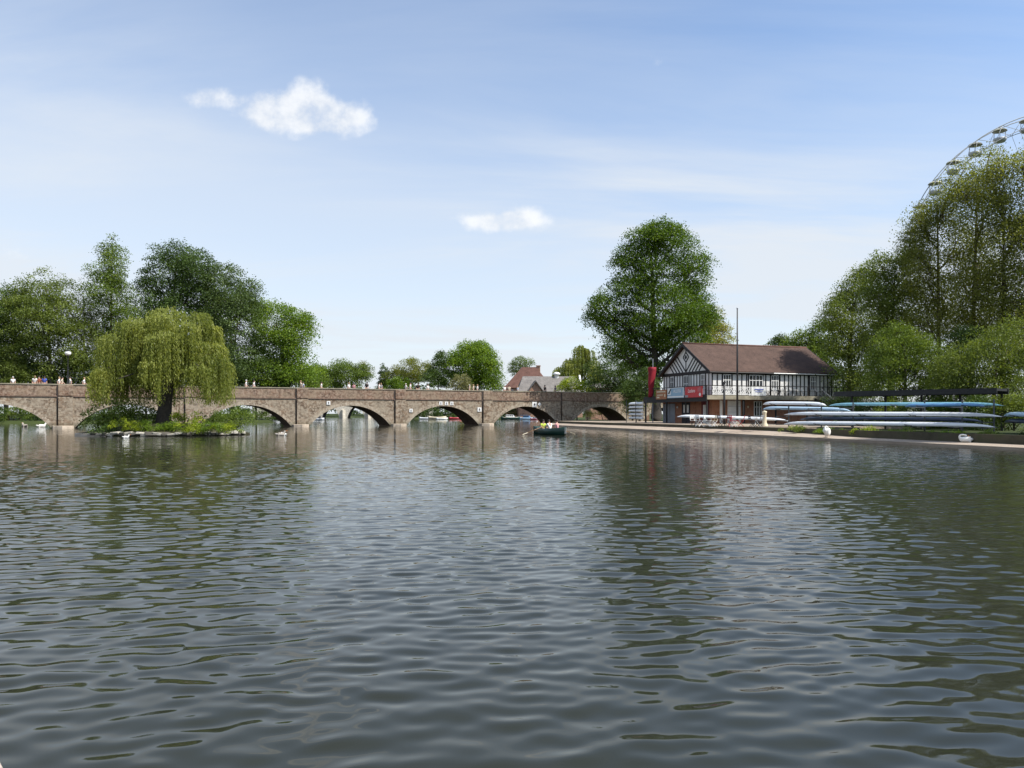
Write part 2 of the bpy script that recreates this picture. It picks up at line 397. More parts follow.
def willow(name, label, px, Y, cx, top, half, skirt, mat, strands=900, base=.5, trunk_r=.5, leaf=.22, lean=0, seed=0, front_gap=None, group=None):
    global rng
    rng = np.random.default_rng(seed); X = atx(px, Y)
    root = empty(name, (X, Y, base), 0, label, 'tree', group)
    ox = atx(cx, Y) - X; Rr = half * Y / FP; zt = at(0, top, Y)[2] - base; zs = at(0, skirt, Y)[2] - base
    Pts, Ax, Ti = [], [], []
    # sub-domes: clusters of strands fall from the ends of limbs
    nd = 46; doms = []
    for i in range(nd):
        a = rng.uniform(0, 2 * math.pi); rho = math.sqrt(rng.uniform(0, .85)); 
        z = zs + (zt - zs) * (1 - rho ** 2.1) ** .62 * rng.uniform(.70, 1.04)
        doms.append((ox + Rr * rho * math.cos(a) * .93, Rr * rho * math.sin(a) * .93, z, rng.uniform(.10, .22) * Rr, rng.normal(.5, .14)))
    doms.append((ox, 0, zt * .96, .25 * Rr, .6))
    for s in range(strands):
        dm = doms[rng.integers(len(doms))]
        a = rng.uniform(0, 2 * math.pi); rr = dm[3] * math.sqrt(rng.uniform(0, 1))
        x0, y0 = dm[0] + rr * math.cos(a), dm[1] + rr * math.sin(a); z0 = dm[2] - .35 * rr ** 2 / max(dm[3], .1) + rng.uniform(-.15, .15)
        ro = math.hypot(x0 - ox, y0) / Rr
        if ro > 1.04: continue
        end = zs + rng.exponential(.16) * (zt - zs) + (.18 * (zt - zs) if ro < .6 else 0)
        if front_gap and y0 < 0 and abs(x0 - front_gap[0]) < front_gap[1]: end = max(end, front_gap[2] + rng.uniform(-.5, .8))
        length = min(z0 - end, rng.uniform(1.6, 5.2) * Rr / 5.5)
        if length < .4: continue
        m = int(length / (leaf * .42)) + 2
        f = np.linspace(0, 1, m); out = np.array([x0 - ox, y0]); out = out / (np.linalg.norm(out) + .3) * .10 * length
        sway = rng.normal(0, .05, 2)
        p = np.stack([x0 + out[0] * np.sqrt(f) * 1.2 + sway[0] * f, y0 + out[1] * np.sqrt(f) * 1.2 + sway[1] * f, z0 - length * f ** 1.25], 1)
        p += rng.normal(0, .05, p.shape)
        ax = np.zeros_like(p); ax[:, 2] = -1; ax[f < .2, :2] += out / (length + 1e-6) * 8
        Pts.append(p); Ax.append(ax); Ti.append(np.full(m, dm[4] + rng.normal(0, .12)) + rng.normal(0, .1, m))
    P, A, t = np.concatenate(Pts), np.concatenate(Ax), np.concatenate(Ti)
    v, q, t = leaf_faces(P, leaf, t, .2, .30, A)
    link('crown', np_mesh('crown', v, q, M[mat], attrs={'tint': ('FACE', t)}), root)
    mb = MB(); h = zt * .55
    mb.tube([(0, 0, -.5), (.02, 0, .15), (.05 + lean * .2, .03, h * .35), (lean * .6, .02, h * .7), (lean, 0, h)], [trunk_r * 1.5, trunk_r * 1.15, trunk_r * .95, trunk_r * .8, trunk_r * .5], 9)
    for dm in doms:
        a = Vector((lean * .7, 0, h * rng.uniform(.5, 1))); b = Vector(dm[:3]); mid = a.lerp(b, .5) + Vector((0, 0, .12 * (b - a).length))
        mb.tube([a, a.lerp(mid, .5) + Vector((0, 0, .1)), mid, b], [trunk_r * .35, trunk_r * .24, trunk_r * .15, trunk_r * .05], 5)
    link('trunk', mb.mesh('trunk', M['bark_dark'], True), root)
    return root
# ------------------------------------------------------------------ camera, sun, sky
scn = bpy.context.scene
cam = bpy.data.cameras.new('camera'); co = bpy.data.objects.new('camera', cam); C.objects.link(co)
co.location = (0, 0, CAMZ); co.rotation_euler = (R(90), 0, 0)
cam.sensor_width = 36; cam.lens = FP / 1024 * 36; cam.shift_y = (HY - 384) / 1024; cam.clip_end = 9000; cam.clip_start = .05
scn.camera = co
SUN_EL, SUN_AZ = R(52), R(-22)                      # azimuth counter-clockwise from +X
sd = Vector((math.cos(SUN_EL) * math.cos(SUN_AZ), math.cos(SUN_EL) * math.sin(SUN_AZ), math.sin(SUN_EL)))
sl = bpy.data.lights.new('sun', 'SUN'); sl.energy = SUN_STRENGTH; sl.angle = R(.5); sl.color = (1, .955, .88)
so = bpy.data.objects.new('sun', sl); C.objects.link(so); so.rotation_euler = (-sd).to_track_quat('-Z', 'Y').to_euler(); so.location = sd * 200
w = bpy.data.worlds.new('World'); scn.world = w; w.use_nodes = True; nt = w.node_tree
bg = nt.nodes['Background']; bg.inputs['Strength'].default_value = SKY_STRENGTH
sky = nt.nodes.new('ShaderNodeTexSky'); sky.sky_type = 'NISHITA'; sky.sun_disc = False
sky.sun_elevation = SUN_EL; sky.sun_rotation = R(90) - SUN_AZ; sky.altitude = 50; sky.air_density = 1.0; sky.dust_density = .6; sky.ozone_density = 2.5
tc = nt.nodes.new('ShaderNodeTexCoord')
def mth(op, *a):
    n = nt.nodes.new('ShaderNodeMath'); n.operation = op
    for i, x in enumerate(a):
        if isinstance(x, (int, float)): n.inputs[i].default_value = x
        else: nt.links.new(x, n.inputs[i])
    return n.outputs[0]
def sstep(x, a, b):
    n = nt.nodes.new('ShaderNodeMapRange'); n.interpolation_type = 'SMOOTHSTEP'
    n.inputs[1].default_value = a; n.inputs[2].default_value = b; nt.links.new(x, n.inputs[0]); return n.outputs[0]
sx = nt.nodes.new('ShaderNodeSeparateXYZ'); nt.links.new(tc.outputs['Generated'], sx.inputs[0])
dx, dy, dz = sx.outputs
# the high cloud lies on flat layers: project the direction onto a plane overhead
zc = mth('MAXIMUM', dz, .03)
pu, pv = mth('DIVIDE', dx, mth('ADD', zc, .12)), mth('DIVIDE', dy, mth('ADD', zc, .12))
pl = nt.nodes.new('ShaderNodeCombineXYZ'); nt.links.new(pu, pl.inputs[0]); nt.links.new(pv, pl.inputs[1])
mp = nt.nodes.new('ShaderNodeMapping'); mp.inputs['Rotation'].default_value = (0, 0, R(62)); mp.inputs['Scale'].default_value = (.55, 1.5, 1); mp.inputs['Location'].default_value = (2.3, .6, 0)
nt.links.new(pl.outputs[0], mp.inputs['Vector'])
n1 = noise(nt, mp.outputs[0], .8, 7, .58); n1.inputs['Distortion'].default_value = .5
n2 = noise(nt, pl.outputs[0], .30, 3, .5)
cir = mth('MULTIPLY', sstep(n1.outputs['Fac'], .36, .74), sstep(n2.outputs['Fac'], .30, .62))
low = sstep(dz, .50, .0)                                # thin haze veil thickens towards the horizon
left = sstep(dx, .45, -.75)
gy = mth('MAXIMUM', dy, .05); bu, bv = mth('DIVIDE', dx, gy), mth('DIVIDE', dz, gy)
bd = mth('DIVIDE', mth('SUBTRACT', mth('ADD', bv, mth('MULTIPLY', bu, .15)), mth('ADD', .285, mth('MULTIPLY', mth('SUBTRACT', n1.outputs['Fac'], .5), .22))), .085)
band = mth('MULTIPLY', mth('MULTIPLY', mth('POWER', 2.718, mth('MULTIPLY', mth('MULTIPLY', bd, bd), -1)), sstep(dy, .1, .4)), .22)
veil = mth('MINIMUM', mth('ADD', mth('ADD', mth('MULTIPLY', cir, .70), mth('MULTIPLY', mth('POWER', low, 1.4), .70)), mth('ADD', mth('MULTIPLY', left, .28), band)), .93)
VE = mixc(nt, veil, sky.outputs['Color'], VEIL_COL)
# two small cumulus
yc = mth('MAXIMUM', dy, .02); gu, gv = mth('DIVIDE', dx, yc), mth('DIVIDE', dz, yc)
gc = nt.nodes.new('ShaderNodeCombineXYZ'); nt.links.new(gu, gc.inputs[0]); nt.links.new(gv, gc.inputs[1])
cn = noise(nt, gc.outputs[0], 22, 7, .58); cn2 = noise(nt, gc.outputs[0], 60, 4, .6)
tot = None
for (px, py, rx, ry, amp) in ((268, 107, 34, 20, 1), (308, 102, 24, 24, 1), (340, 117, 36, 20, .95), (298, 120, 50, 18, .9), (210, 97, 28, 12, .85), (524, 214, 22, 11, .75), (488, 222, 40, 11, .75), (512, 223, 40, 11, .7), (655, 60, 12, 9, .20), (5, 255, 40, 9, .35), (565, 219, 14, 9, .2)):
    a = mth('DIVIDE', mth('SUBTRACT', gu, (px - HX) / FP), rx / FP); b = mth('DIVIDE', mth('SUBTRACT', gv, (HY - py) / FP), ry / FP)
    d = mth('SQRT', mth('ADD', mth('MULTIPLY', a, a), mth('MULTIPLY', b, b)))
    m_ = mth('MULTIPLY', mth('POWER', mth('MAXIMUM', mth('SUBTRACT', 1, mth('MULTIPLY', mth('MULTIPLY', d, d), .45)), 0), 2), amp)
    tot = m_ if tot is None else mth('ADD', tot, m_)
nz = mth('ADD', mth('MULTIPLY', mth('SUBTRACT', cn.outputs['Fac'], .5), 2.6), mth('MULTIPLY', mth('SUBTRACT', cn2.outputs['Fac'], .5), .5))
dens = sstep(mth('ADD', mth('MINIMUM', tot, 1.0), mth('MULTIPLY', nz, sstep(tot, .0, .25))), .15, 1.30)
dens = mth('MULTIPLY', dens, sstep(dy, .2, .3))
cc = ramp(nt, cn.outputs['Fac'], [(.3, tuple(x * .86 for x in CLOUD_COL)), (.62, CLOUD_COL)])
FIN = mixc(nt, mth('MULTIPLY', dens, .80), VE, cc)
nt.links.new(FIN, bg.inputs['Color'])

scn.view_settings.view_transform = 'Standard'; scn.view_settings.look = 'None'; scn.view_settings.exposure = EXPOSURE; scn.view_settings.gamma = 1
scn.render.engine = 'CYCLES'; scn.cycles.use_denoising = True
try: scn.cycles.denoiser = 'OPENIMAGEDENOISE'; scn.cycles.denoising_prefilter = 'ACCURATE'
except Exception: pass
scn.cycles.max_bounces = 8; scn.cycles.diffuse_bounces = 3; scn.cycles.glossy_bounces = 3; scn.cycles.transmission_bounces = 4; scn.cycles.transparent_max_bounces = 4
scn.cycles.sample_clamp_indirect = 6
scn.cycles.caustics_reflective = False; scn.cycles.caustics_refractive = False

# ------------------------------------------------------------------ land
DOCK = [(26.9, 14), (24.5, 24), (22.3, 33.1), (20.3, 41.4), (18.9, 47.3), (16.6, 56.8), (12.6, 73.5), (6.9, 97), (4.5, 107)]
RIVER = [(1.0, -.9), (14, -18), (40, -24), (33, 5), (28.2, 24), (25.8, 33), (23.8, 41.5), (22.4, 47.5), (20, 57), (16, 73.5), (10.4, 97), (8.4, 112), (9.4, 125), (13, 160), (12, 235),
         (-32, 244), (-44, 300), (-50, 326), (-99, 326), (-92, 300), (-64, 200), (-43, 139), (-80, 123), (-135, 113), (-84, 72), (-62, 61.5)]
def sdf(X, Y, poly):
    d = np.full(X.shape, 1e9); ins = np.zeros(X.shape, bool); n = len(poly)
    for i in range(n):
        x1, y1 = poly[i]; x2, y2 = poly[(i + 1) % n]; ex, ey = x2 - x1, y2 - y1
        t = np.clip(((X - x1) * ex + (Y - y1) * ey) / (ex * ex + ey * ey), 0, 1)
        d = np.minimum(d, np.hypot(X - x1 - t * ex, Y - y1 - t * ey))
        c = ((y1 > Y) != (y2 > Y)) & (X < ex * (Y - y1) / ((ey if abs(ey) > 1e-9 else 1e-9)) + x1); ins ^= c
    return np.where(ins, -d, d)
def grid(xs, ys):
    X, Y = np.meshgrid(xs, ys); nx, ny = len(xs), len(ys)
    i = np.arange(nx * ny).reshape(ny, nx)
    q = np.stack([i[:-1, :-1], i[:-1, 1:], i[1:, 1:], i[1:, :-1]], -1).reshape(-1, 4); return X, Y, q
xs = np.concatenate([[-5000, -2000, -900, -450, -250], np.arange(-150, 110, 1.25), [160, 300, 700, 1800, 5000]])
ys = np.concatenate([[-3000, -800, -200, -70], np.arange(-30, 255, 1.25), np.arange(256, 460, 5), [520, 700, 1200, 2500, 6000]])
X, Y, q = grid(xs, ys); s = sdf(X, Y, RIVER)
t_ = np.clip((s + 1.3) / 2.4, 0, 1); t_ = t_ * t_ * (3 - 2 * t_)
rs = np.random.default_rng(3); Z = -1.5 + 2.0 * t_ + .05 * np.sin(X * .7) * np.sin(Y * .63) * t_
Z += 1.2 * np.clip((s - 6) / 60, 0, 1) * (X < -20)       # the left bank rises gently
g = link('ground', np_mesh('ground', np.stack([X, Y, Z], -1).reshape(-1, 3), q, M['grass'], True)); tag(g, kind='structure')

# ------------------------------------------------------------------ water: real ripples, finest nearest the bank one stands on
def watermat():
    m, nt, b = newmat('water')
    v = coords(nt, (1, 1, 1))
    nn = noise(nt, v, .05, 3)
    c = ramp(nt, nn.outputs['Fac'], [(.35, (.020, .022, .015)), (.7, (.028, .030, .020))])
    nt.links.new(c, b.inputs['Base Color']); b.inputs['Roughness'].default_value = .035; b.inputs['IOR'].default_value = 1.33; b.inputs['Specular IOR Level'].default_value = .5
    # ripples too small for the mesh tilt the surface at random
    geo = nt.nodes.new('ShaderNodeNewGeometry'); at_ = nt.nodes.new('ShaderNodeAttribute'); at_.attribute_name = 'chop'
    mp = nt.nodes.new('ShaderNodeMapping'); mp.inputs['Scale'].default_value = (1.7, 4.2, 1); nt.links.new(v, mp.inputs['Vector'])
    nz = noise(nt, mp.outputs[0], 1.6, 3, .65)
    sub = N(nt, 'ShaderNodeVectorMath', operation='SUBTRACT'); nt.links.new(nz.outputs['Color'], sub.inputs[0]); sub.inputs[1].default_value = (.5, .5, .5)
    mul = N(nt, 'ShaderNodeVectorMath', operation='MULTIPLY'); nt.links.new(sub.outputs[0], mul.inputs[0]); mul.inputs[1].default_value = (2.0, 4.0, 0)
    sc = N(nt, 'ShaderNodeVectorMath', operation='SCALE'); nt.links.new(mul.outputs[0], sc.inputs[0]); nt.links.new(at_.outputs['Fac'], sc.inputs['Scale'])
    ad = N(nt, 'ShaderNodeVectorMath', operation='ADD'); nt.links.new(geo.outputs['Normal'], ad.inputs[0]); nt.links.new(sc.outputs[0], ad.inputs[1])
    no = N(nt, 'ShaderNodeVectorMath', operation='NORMALIZE'); nt.links.new(ad.outputs[0], no.inputs[0]); nt.links.new(no.outputs[0], b.inputs['Normal'])
    return m
ys = [-.8]
while ys[-1] < 260:
    y = ys[-1]; ys.append(y + (.028 if y < 8 else (.028 + (y - 8) * .0032 if y < 28 else .092 + (y - 28) * .02)))
ys = np.array([-60, -30, -12, -5, -2] + ys + [300, 360, 440])
NC = 700
u = np.linspace(-1, 1, NC); u = np.concatenate([[-9, -4, -2, -1.4, -1.15], u, [1.15, 1.4, 2, 4, 9]])
U, Yg = np.meshgrid(u, ys); half = 1.6 + .80 * np.clip(Yg, 0, 60) + .2 * np.clip(Yg - 60, 0, 400); Xg = U * half
iq = np.arange(Xg.size).reshape(Xg.shape)
q = np.stack([iq[:-1, :-1], iq[:-1, 1:], iq[1:, 1:], iq[1:, :-1]], -1).reshape(-1, 4)
dyg = np.gradient(ys)[:, None] * np.ones_like(Xg); dxg = np.abs(np.gradient(Xg, axis=1)); sp = np.maximum(dyg, dxg * .7)
Zg = np.zeros_like(Xg); res = np.zeros_like(Xg); tot = 0
wr = np.random.default_rng(5)
gust = .85 + .30 * np.sin(Xg * .21 + .8 * np.sin(Yg * .13)) * np.sin(Yg * .17 + 1.1 * np.sin(Xg * .09 + 2))
for j in range(WAVES):
    lam = math.exp(wr.uniform(math.log(.15), math.log(2.2))); k = 2 * math.pi / lam
    th = R(90) + R(10) + R(24) * wr.normal()
    kx, ky = k * math.cos(th), k * math.sin(th); ph = wr.uniform(0, 2 * math.pi)
    wgt = math.exp(-((math.log(lam / WAVE_LEN)) / WAVE_WIDTH) ** 2)
    sl = wgt; tot += sl * sl / 2
    fade = np.clip((lam / sp - 2.2) / 2.0, 0, 1)
    Zg += fade * sl / k * np.sin(kx * Xg + ky * Yg + ph); res += fade ** 2 * sl * sl / 2
nrm = SLOPE / math.sqrt(tot); Zg *= nrm * gust
chop = np.sqrt(np.maximum(SLOPE ** 2 - res * nrm ** 2, 0)) + .006
fl = np.clip((Yg + .8) / .6, 0, 1)
wt = link('river_water', np_mesh('river_water', np.stack([Xg, Yg, Zg * fl], -1).reshape(-1, 3), q, watermat(), True, {'chop': ('POINT', (chop * gust).ravel())}))
tag(wt, kind='structure')

# ------------------------------------------------------------------ quays and landing stage
def off(poly, d): return [(x + d, y + d * .22) for x, y in poly]
def strip(a, b): return list(a) + list(reversed(b))
def ring(mb, a, b, z0, z1):                       # quads between two polylines, closed sides
    for i in range(len(a) - 1):
        p, q_, r_, s_ = a[i], a[i + 1], b[i + 1], b[i]
        P = lambda t, z: (t[0], t[1], z)
        mb.quad(P(p, z1), P(s_, z1), P(r_, z1), P(q_, z1)); mb.quad(P(p, z0), P(p, z1), P(q_, z1), P(q_, z0)); mb.quad(P(s_, z0), P(r_, z0), P(r_, z1), P(s_, z1))
    for t, s_ in ((a[0], b[0]), (a[-1], b[-1])): mb.quad((*t, z0), (*s_, z0), (*s_, z1), (*t, z1))
def subdiv(pl, n=4):
    o = []
    for i in range(len(pl) - 1):
        for k in range(n): f = k / n; o.append((pl[i][0] * (1 - f) + pl[i + 1][0] * f, pl[i][1] * (1 - f) + pl[i + 1][1] * f))
    return o + [pl[-1]]
D = subdiv(DOCK)
def rise(y): return min(1, max(0, (y - 46) / 9))
def wd(y): return 2.2 - 1.0 * min(1, max(0, (y - 76) / 12))
def back(D, extra=0): return [(x + wd(y) + extra, y + wd(y) * .22) for x, y in D]
mb = MB(); K = back(D); zf, zk = -.9, [.16 + .20 * rise(y) for x, y in D]
for i in range(len(D) - 1):
    a, b, c, d = D[i], D[i + 1], K[i + 1], K[i]
    mb.quad((*a, .13), (*d, zk[i]), (*c, zk[i + 1]), (*b, .13)); mb.quad((*a, zf), (*a, .13), (*b, .13), (*b, zf)); mb.quad((*d, zf), (*c, zf), (*c, zk[i + 1]), (*d, zk[i]))
mb.quad((*D[0], zf), (*K[0], zf), (*K[0], zk[0]), (*D[0], .13)); mb.quad((*D[-1], zf), (*D[-1], .13), (*K[-1], zk[-1]), (*K[-1], zf))
tag(mb.obj('landing_path', M['deck_planks']), kind='structure')
mb = MB(); ring(mb, K, back(D, .25), -.5, .60); tag(mb.obj('quay_wall', M['wall_dark']), 'low dark quay wall between the landing path and the upper terrace', 'wall')
T = [p for p in D if p[1] > 54]
mb = MB(); ring(mb, back(T, .25), off(T, 13), .2, .62); tag(mb.obj('terrace_path', M['paving']), kind='structure')
# the stone edge of the bank one stands on
mb = MB(); dq = Vector((-1, 1.1)).normalized(); nq = Vector((1.1, 1)).normalized(); p0 = Vector((-1.755, 2.62))
a_, b_ = p0 - dq * 5.2, p0 + dq * 85
mb.prism([tuple(a_), tuple(b_), tuple(b_ - nq * .6), tuple(a_ - nq * .6)], -1.2, .40)
tag(mb.obj('quay_kerb', M['quay_stone'], bevel=.02), kind='structure')
mb = MB(); mb.prism([tuple(a_ - nq * .6), tuple(b_ - nq * .6), tuple(b_ - nq * 5), tuple(a_ - nq * 9)], -.2, .396); tag(mb.obj('near_bank_path', M['paving']), kind='structure')
# ------------------------------------------------------------------ the long brick bridge
BX, BY, BDX, BDY = -49.96, 84.0, 11.5, 5.86
BAY = math.hypot(BDX, BDY); BA = math.atan2(BDY, BDX)
def bpos(i, t, z=0):
    d = Vector((BDX, BDY)) / BAY; n = Vector((-d.y, d.x)); p = Vector((BX, BY)) + d * (i * BAY) + n * t; return (p.x, p.y, z)
def weld(o):
    import bmesh
    b = bmesh.new(); b.from_mesh(o.data); bmesh.ops.remove_doubles(b, verts=b.verts, dist=.002); bmesh.ops.recalc_face_normals(b, faces=b.faces); b.to_mesh(o.data); b.free(); return o
bridge = empty('brick_bridge', (BX, BY, 0), BA, 'long low brick footbridge of shallow arches crossing the river', 'bridge')
I0, I1 = -3, 7; ZS, ZP, ZD, WID = 3.50, 4.82, 4.02, 5.0
AR, RISE, SPR = 5.3, 2.62, .08
RA = (AR * AR + RISE * RISE) / (2 * RISE)
def arch_z(dx): return SPR + RISE - RA + math.sqrt(max(RA * RA - dx * dx, 0))
body, sof = MB(), MB()
for i in range(I0, I1):
    c = (i + .5) * BAY + .3; cols = [c - AR + 2 * AR * k / 28 for k in range(29)]
    lo, hi = i * BAY + .3, (i + 1) * BAY + .3
    for y, fl in ((0, 1), (WID, -1)):
        seq = [(lo, None), (cols[0], SPR)] + [(x, arch_z(x - c)) for x in cols] + [(cols[-1], SPR), (hi, None)]
        def Q(x0, z0, x1, z1):
            p = [(x0, y, z0), (x1, y, z1), (x1, y, ZS), (x0, y, ZS)]
            body.quad(*(p if fl > 0 else p[::-1]))
        Q(lo, -1.3, cols[0], -1.3); Q(cols[-1], -1.3, hi, -1.3)
        for k in range(28): Q(cols[k], arch_z(cols[k] - c), cols[k + 1], arch_z(cols[k + 1] - c))
    for k in range(28):
        z0, z1 = arch_z(cols[k] - c), arch_z(cols[k + 1] - c)
        sof.quad((cols[k], 0, z0), (cols[k], WID, z0), (cols[k + 1], WID, z1), (cols[k + 1], 0, z1))
    for x in (cols[0], cols[-1]): sof.quad((x, 0, -1.3), (x, WID, -1.3), (x, WID, SPR), (x, 0, SPR))
for x in (I0 * BAY + .3, I1 * BAY + .3): body.quad((x, 0, -1.3), (x, WID, -1.3), (x, WID, ZS), (x, 0, ZS))
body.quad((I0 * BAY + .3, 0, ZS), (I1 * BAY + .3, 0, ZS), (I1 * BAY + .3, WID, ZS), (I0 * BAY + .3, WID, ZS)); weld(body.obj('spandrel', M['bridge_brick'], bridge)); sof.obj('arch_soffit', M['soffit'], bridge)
for i in range(I0, I1):
    c = (i + .5) * BAY + .3; m = MB(); th = .42; n_ = 28
    aa = math.asin(AR / RA); zc_ = SPR + RISE - RA
    inn = [(c + RA * math.sin(-aa + 2 * aa * k / n_), zc_ + RA * math.cos(-aa + 2 * aa * k / n_)) for k in range(n_ + 1)]
    out_ = [(c + (RA + th) * math.sin(-aa + 2 * aa * k / n_), zc_ + (RA + th) * math.cos(-aa + 2 * aa * k / n_)) for k in range(n_ + 1)]
    for k in range(n_):
        (x0, z0), (x1, z1), (x2, z2), (x3, z3) = inn[k], inn[k + 1], out_[k + 1], out_[k]; y = -.035
        m.quad((x0, y, z0), (x1, y, z1), (x2, y, z2), (x3, y, z3)); m.quad((x0, y, z0), (x0, .01, z0), (x1, .01, z1), (x1, y, z1)); m.quad((x3, y, z3), (x2, y, z2), (x2, .01, z2), (x3, .01, z3))
    weld(m.obj('arch_ring', M['ring_stone'], bridge))
xa, xb = I0 * BAY, I1 * BAY
mb = MB(); mb.span((xa, .02, ZS + .12), (xb, .40, ZP)); mb.span((xa, WID - .40, ZS + .12), (xb, WID - .02, ZP)); mb.obj('parapet', M['parapet_brick'], bridge)
mb = MB(); mb.span((xa, .40, ZS - .3), (xb, WID - .40, ZD)); mb.obj('deck', M['paving'], bridge)
mb = MB(); mb.span((xa, -.09, ZS), (xb, .41, ZS + .12)); mb.span((xa, WID - .41, ZS), (xb, WID + .09, ZS + .12)); mb.obj('string_course', M['soffit'], bridge)
mb = MB(); mb.span((xa, -.05, ZP), (xb, .47, ZP + .11)); mb.span((xa, WID - .47, ZP), (xb, WID + .05, ZP + .11)); mb.obj('coping', M['coping'], bridge)
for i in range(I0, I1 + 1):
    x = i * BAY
    mb = MB(); mb.span((x - .15, -.22, -1.2), (x + 1.25, 0.01, ZS)); mb.obj('pilaster', M['bridge_brick'], bridge); mb = MB(); mb.span((x - .15, -.20, ZS + .13), (x + 1.25, .03, ZP)); mb.obj('parapet_pier', M['parapet_brick'], bridge)
    mb = MB(); mb.prism([(x - .85, .1), (x - .7, -.75), (x + .3, -1.35), (x + 1.3, -.75), (x + 1.45, .1)], -1.3, .30)
    mb.v[-5:] = [(a * .93 + (x + .3) * .07, b * .9, c) for a, b, c in mb.v[-5:]]
    mb.obj('cutwater', M['footing'], bridge, bevel=.04)
    mb = MB(); mb.tube([(x - .24, -.05, .3), (x - .24, -.05, ZP - .1)], .055, 7); mb.obj('pilaster_shadow_strip', M['shadow_strip_brown'], bridge, smooth=True)  # dark tube added where each pilaster's cast shadow falls
# arched keystone plates fixed to the face
def plate(px, py, w, label, mark=True, diamond=False):
    # where the sight line through that pixel meets the bridge's face
    n = Vector((BDY, -BDX)) / BAY; uu = (px - HX) / FP; Yp = (n.x * BX + n.y * BY + .06) / (n.x * uu + n.y)
    x, y, z = at(px, py, Yp)
    r = empty('bridge_plate', (x, y, z), BA, label, 'sign', 'small white plates on the bridge')
    m = MB(); Mx = Matrix.Rotation(R(45) if diamond else 0, 3, 'Y'); m.box((0, 0, 0), (w, .05, w), M=Mx); m.obj('board', M['white_paint'], r)
    if mark:
        m = MB(); m.box((0, -.034, .04), (w * .34, .012, w * .34), M=Matrix.Rotation(R(45), 3, 'Y')); m.box((0, -.034, -w * .27), (w * .5, .012, w * .1)); m.obj('symbol', M['ink'], r)
    m = MB(); m.box((0, .04, 0), (.06, .08, .06)); m.obj('bracket', M['black_metal'], r)
    return r
plate(328.5, 403, .46, 'small white plate over the crown of the arch left of the middle')
plate(411, 410.5, .46, 'white plate low beside the pier, left of the arch with three plates')
plate(440.8, 403.2, .46, 'left one of three white plates in a row over one arch')
plate(446.5, 403.4, .46, 'middle one of three white plates in a row over one arch')
plate(451.8, 403.4, .46, 'right one of three white plates in a row over one arch')
plate(479.5, 409.5, .6, 'white plate low beside the pier, right of the arch with three plates')
plate(534.5, 404.5, .75, 'round edged white plate over the shaded arch above the rowing boat')
plate(539.5, 404.2, .4, 'tiny white diamond plate on the shaded arch above the rowing boat', False, True)
# lamp on the bridge
lx, ly, _ = bpos(.04, 4.2)
lmp = empty('street_lamp', (lx, ly, ZD), 0, 'tall lamp post with white globe standing on the bridge before the trees', 'street lamp')
mb = MB(); mb.lathe([(.12, 0), (.12, .5), (.06, .6), (.05, 4.2), (.09, 4.3), (.16, 4.36), (.0, 4.4)], n=10); mb.obj('post', M['black_metal'], lmp, smooth=True)
mb = MB(); mb.ball((0, 0, 4.62), (.34, .34, .28), 14, 9); mb.obj('globe', M['white_paint'], lmp, smooth=True)
mb = MB(); mb.lathe([(.30, 4.82), (.2, 4.92), (.03, 4.98), (0, 5.1)], n=10); mb.obj('cap', M['black_metal'], lmp, smooth=True)

# ------------------------------------------------------------------ people
def skinned(verts, edges, radii, root=0, sub=1):
    me = bpy.data.meshes.new('skin_source'); me.from_pydata(verts, edges, []); o = bpy.data.objects.new('skin_source', me); C.objects.link(o)
    m = o.modifiers.new('s', 'SKIN'); m.use_smooth_shade = True
    for i, r in enumerate(radii):
        d = me.skin_vertices[0].data[i]; d.radius = r if hasattr(r, '__len__') else (r, r); d.use_root = (i == root)
    s_ = o.modifiers.new('d', 'SUBSURF'); s_.levels = sub; s_.render_levels = sub
    dg = bpy.context.evaluated_depsgraph_get(); dg.update()
    out = bpy.data.meshes.new_from_object(o.evaluated_get(dg)); bpy.data.objects.remove(o); bpy.data.meshes.remove(me)
    out.polygons.foreach_set('use_smooth', [True] * len(out.polygons)); return out
class Sk:
    def __init__(s): s.v, s.e, s.r, s.n = [], [], [], {}
    def add(s, name, p, r, frm=None):
        s.n[name] = len(s.v); s.v.append(tuple(p)); s.r.append(r)
        if frm is not None: s.e.append((s.n[frm], s.n[name]))
    def mesh(s, sub=1): return skinned(s.v, s.e, s.r, 0, sub)
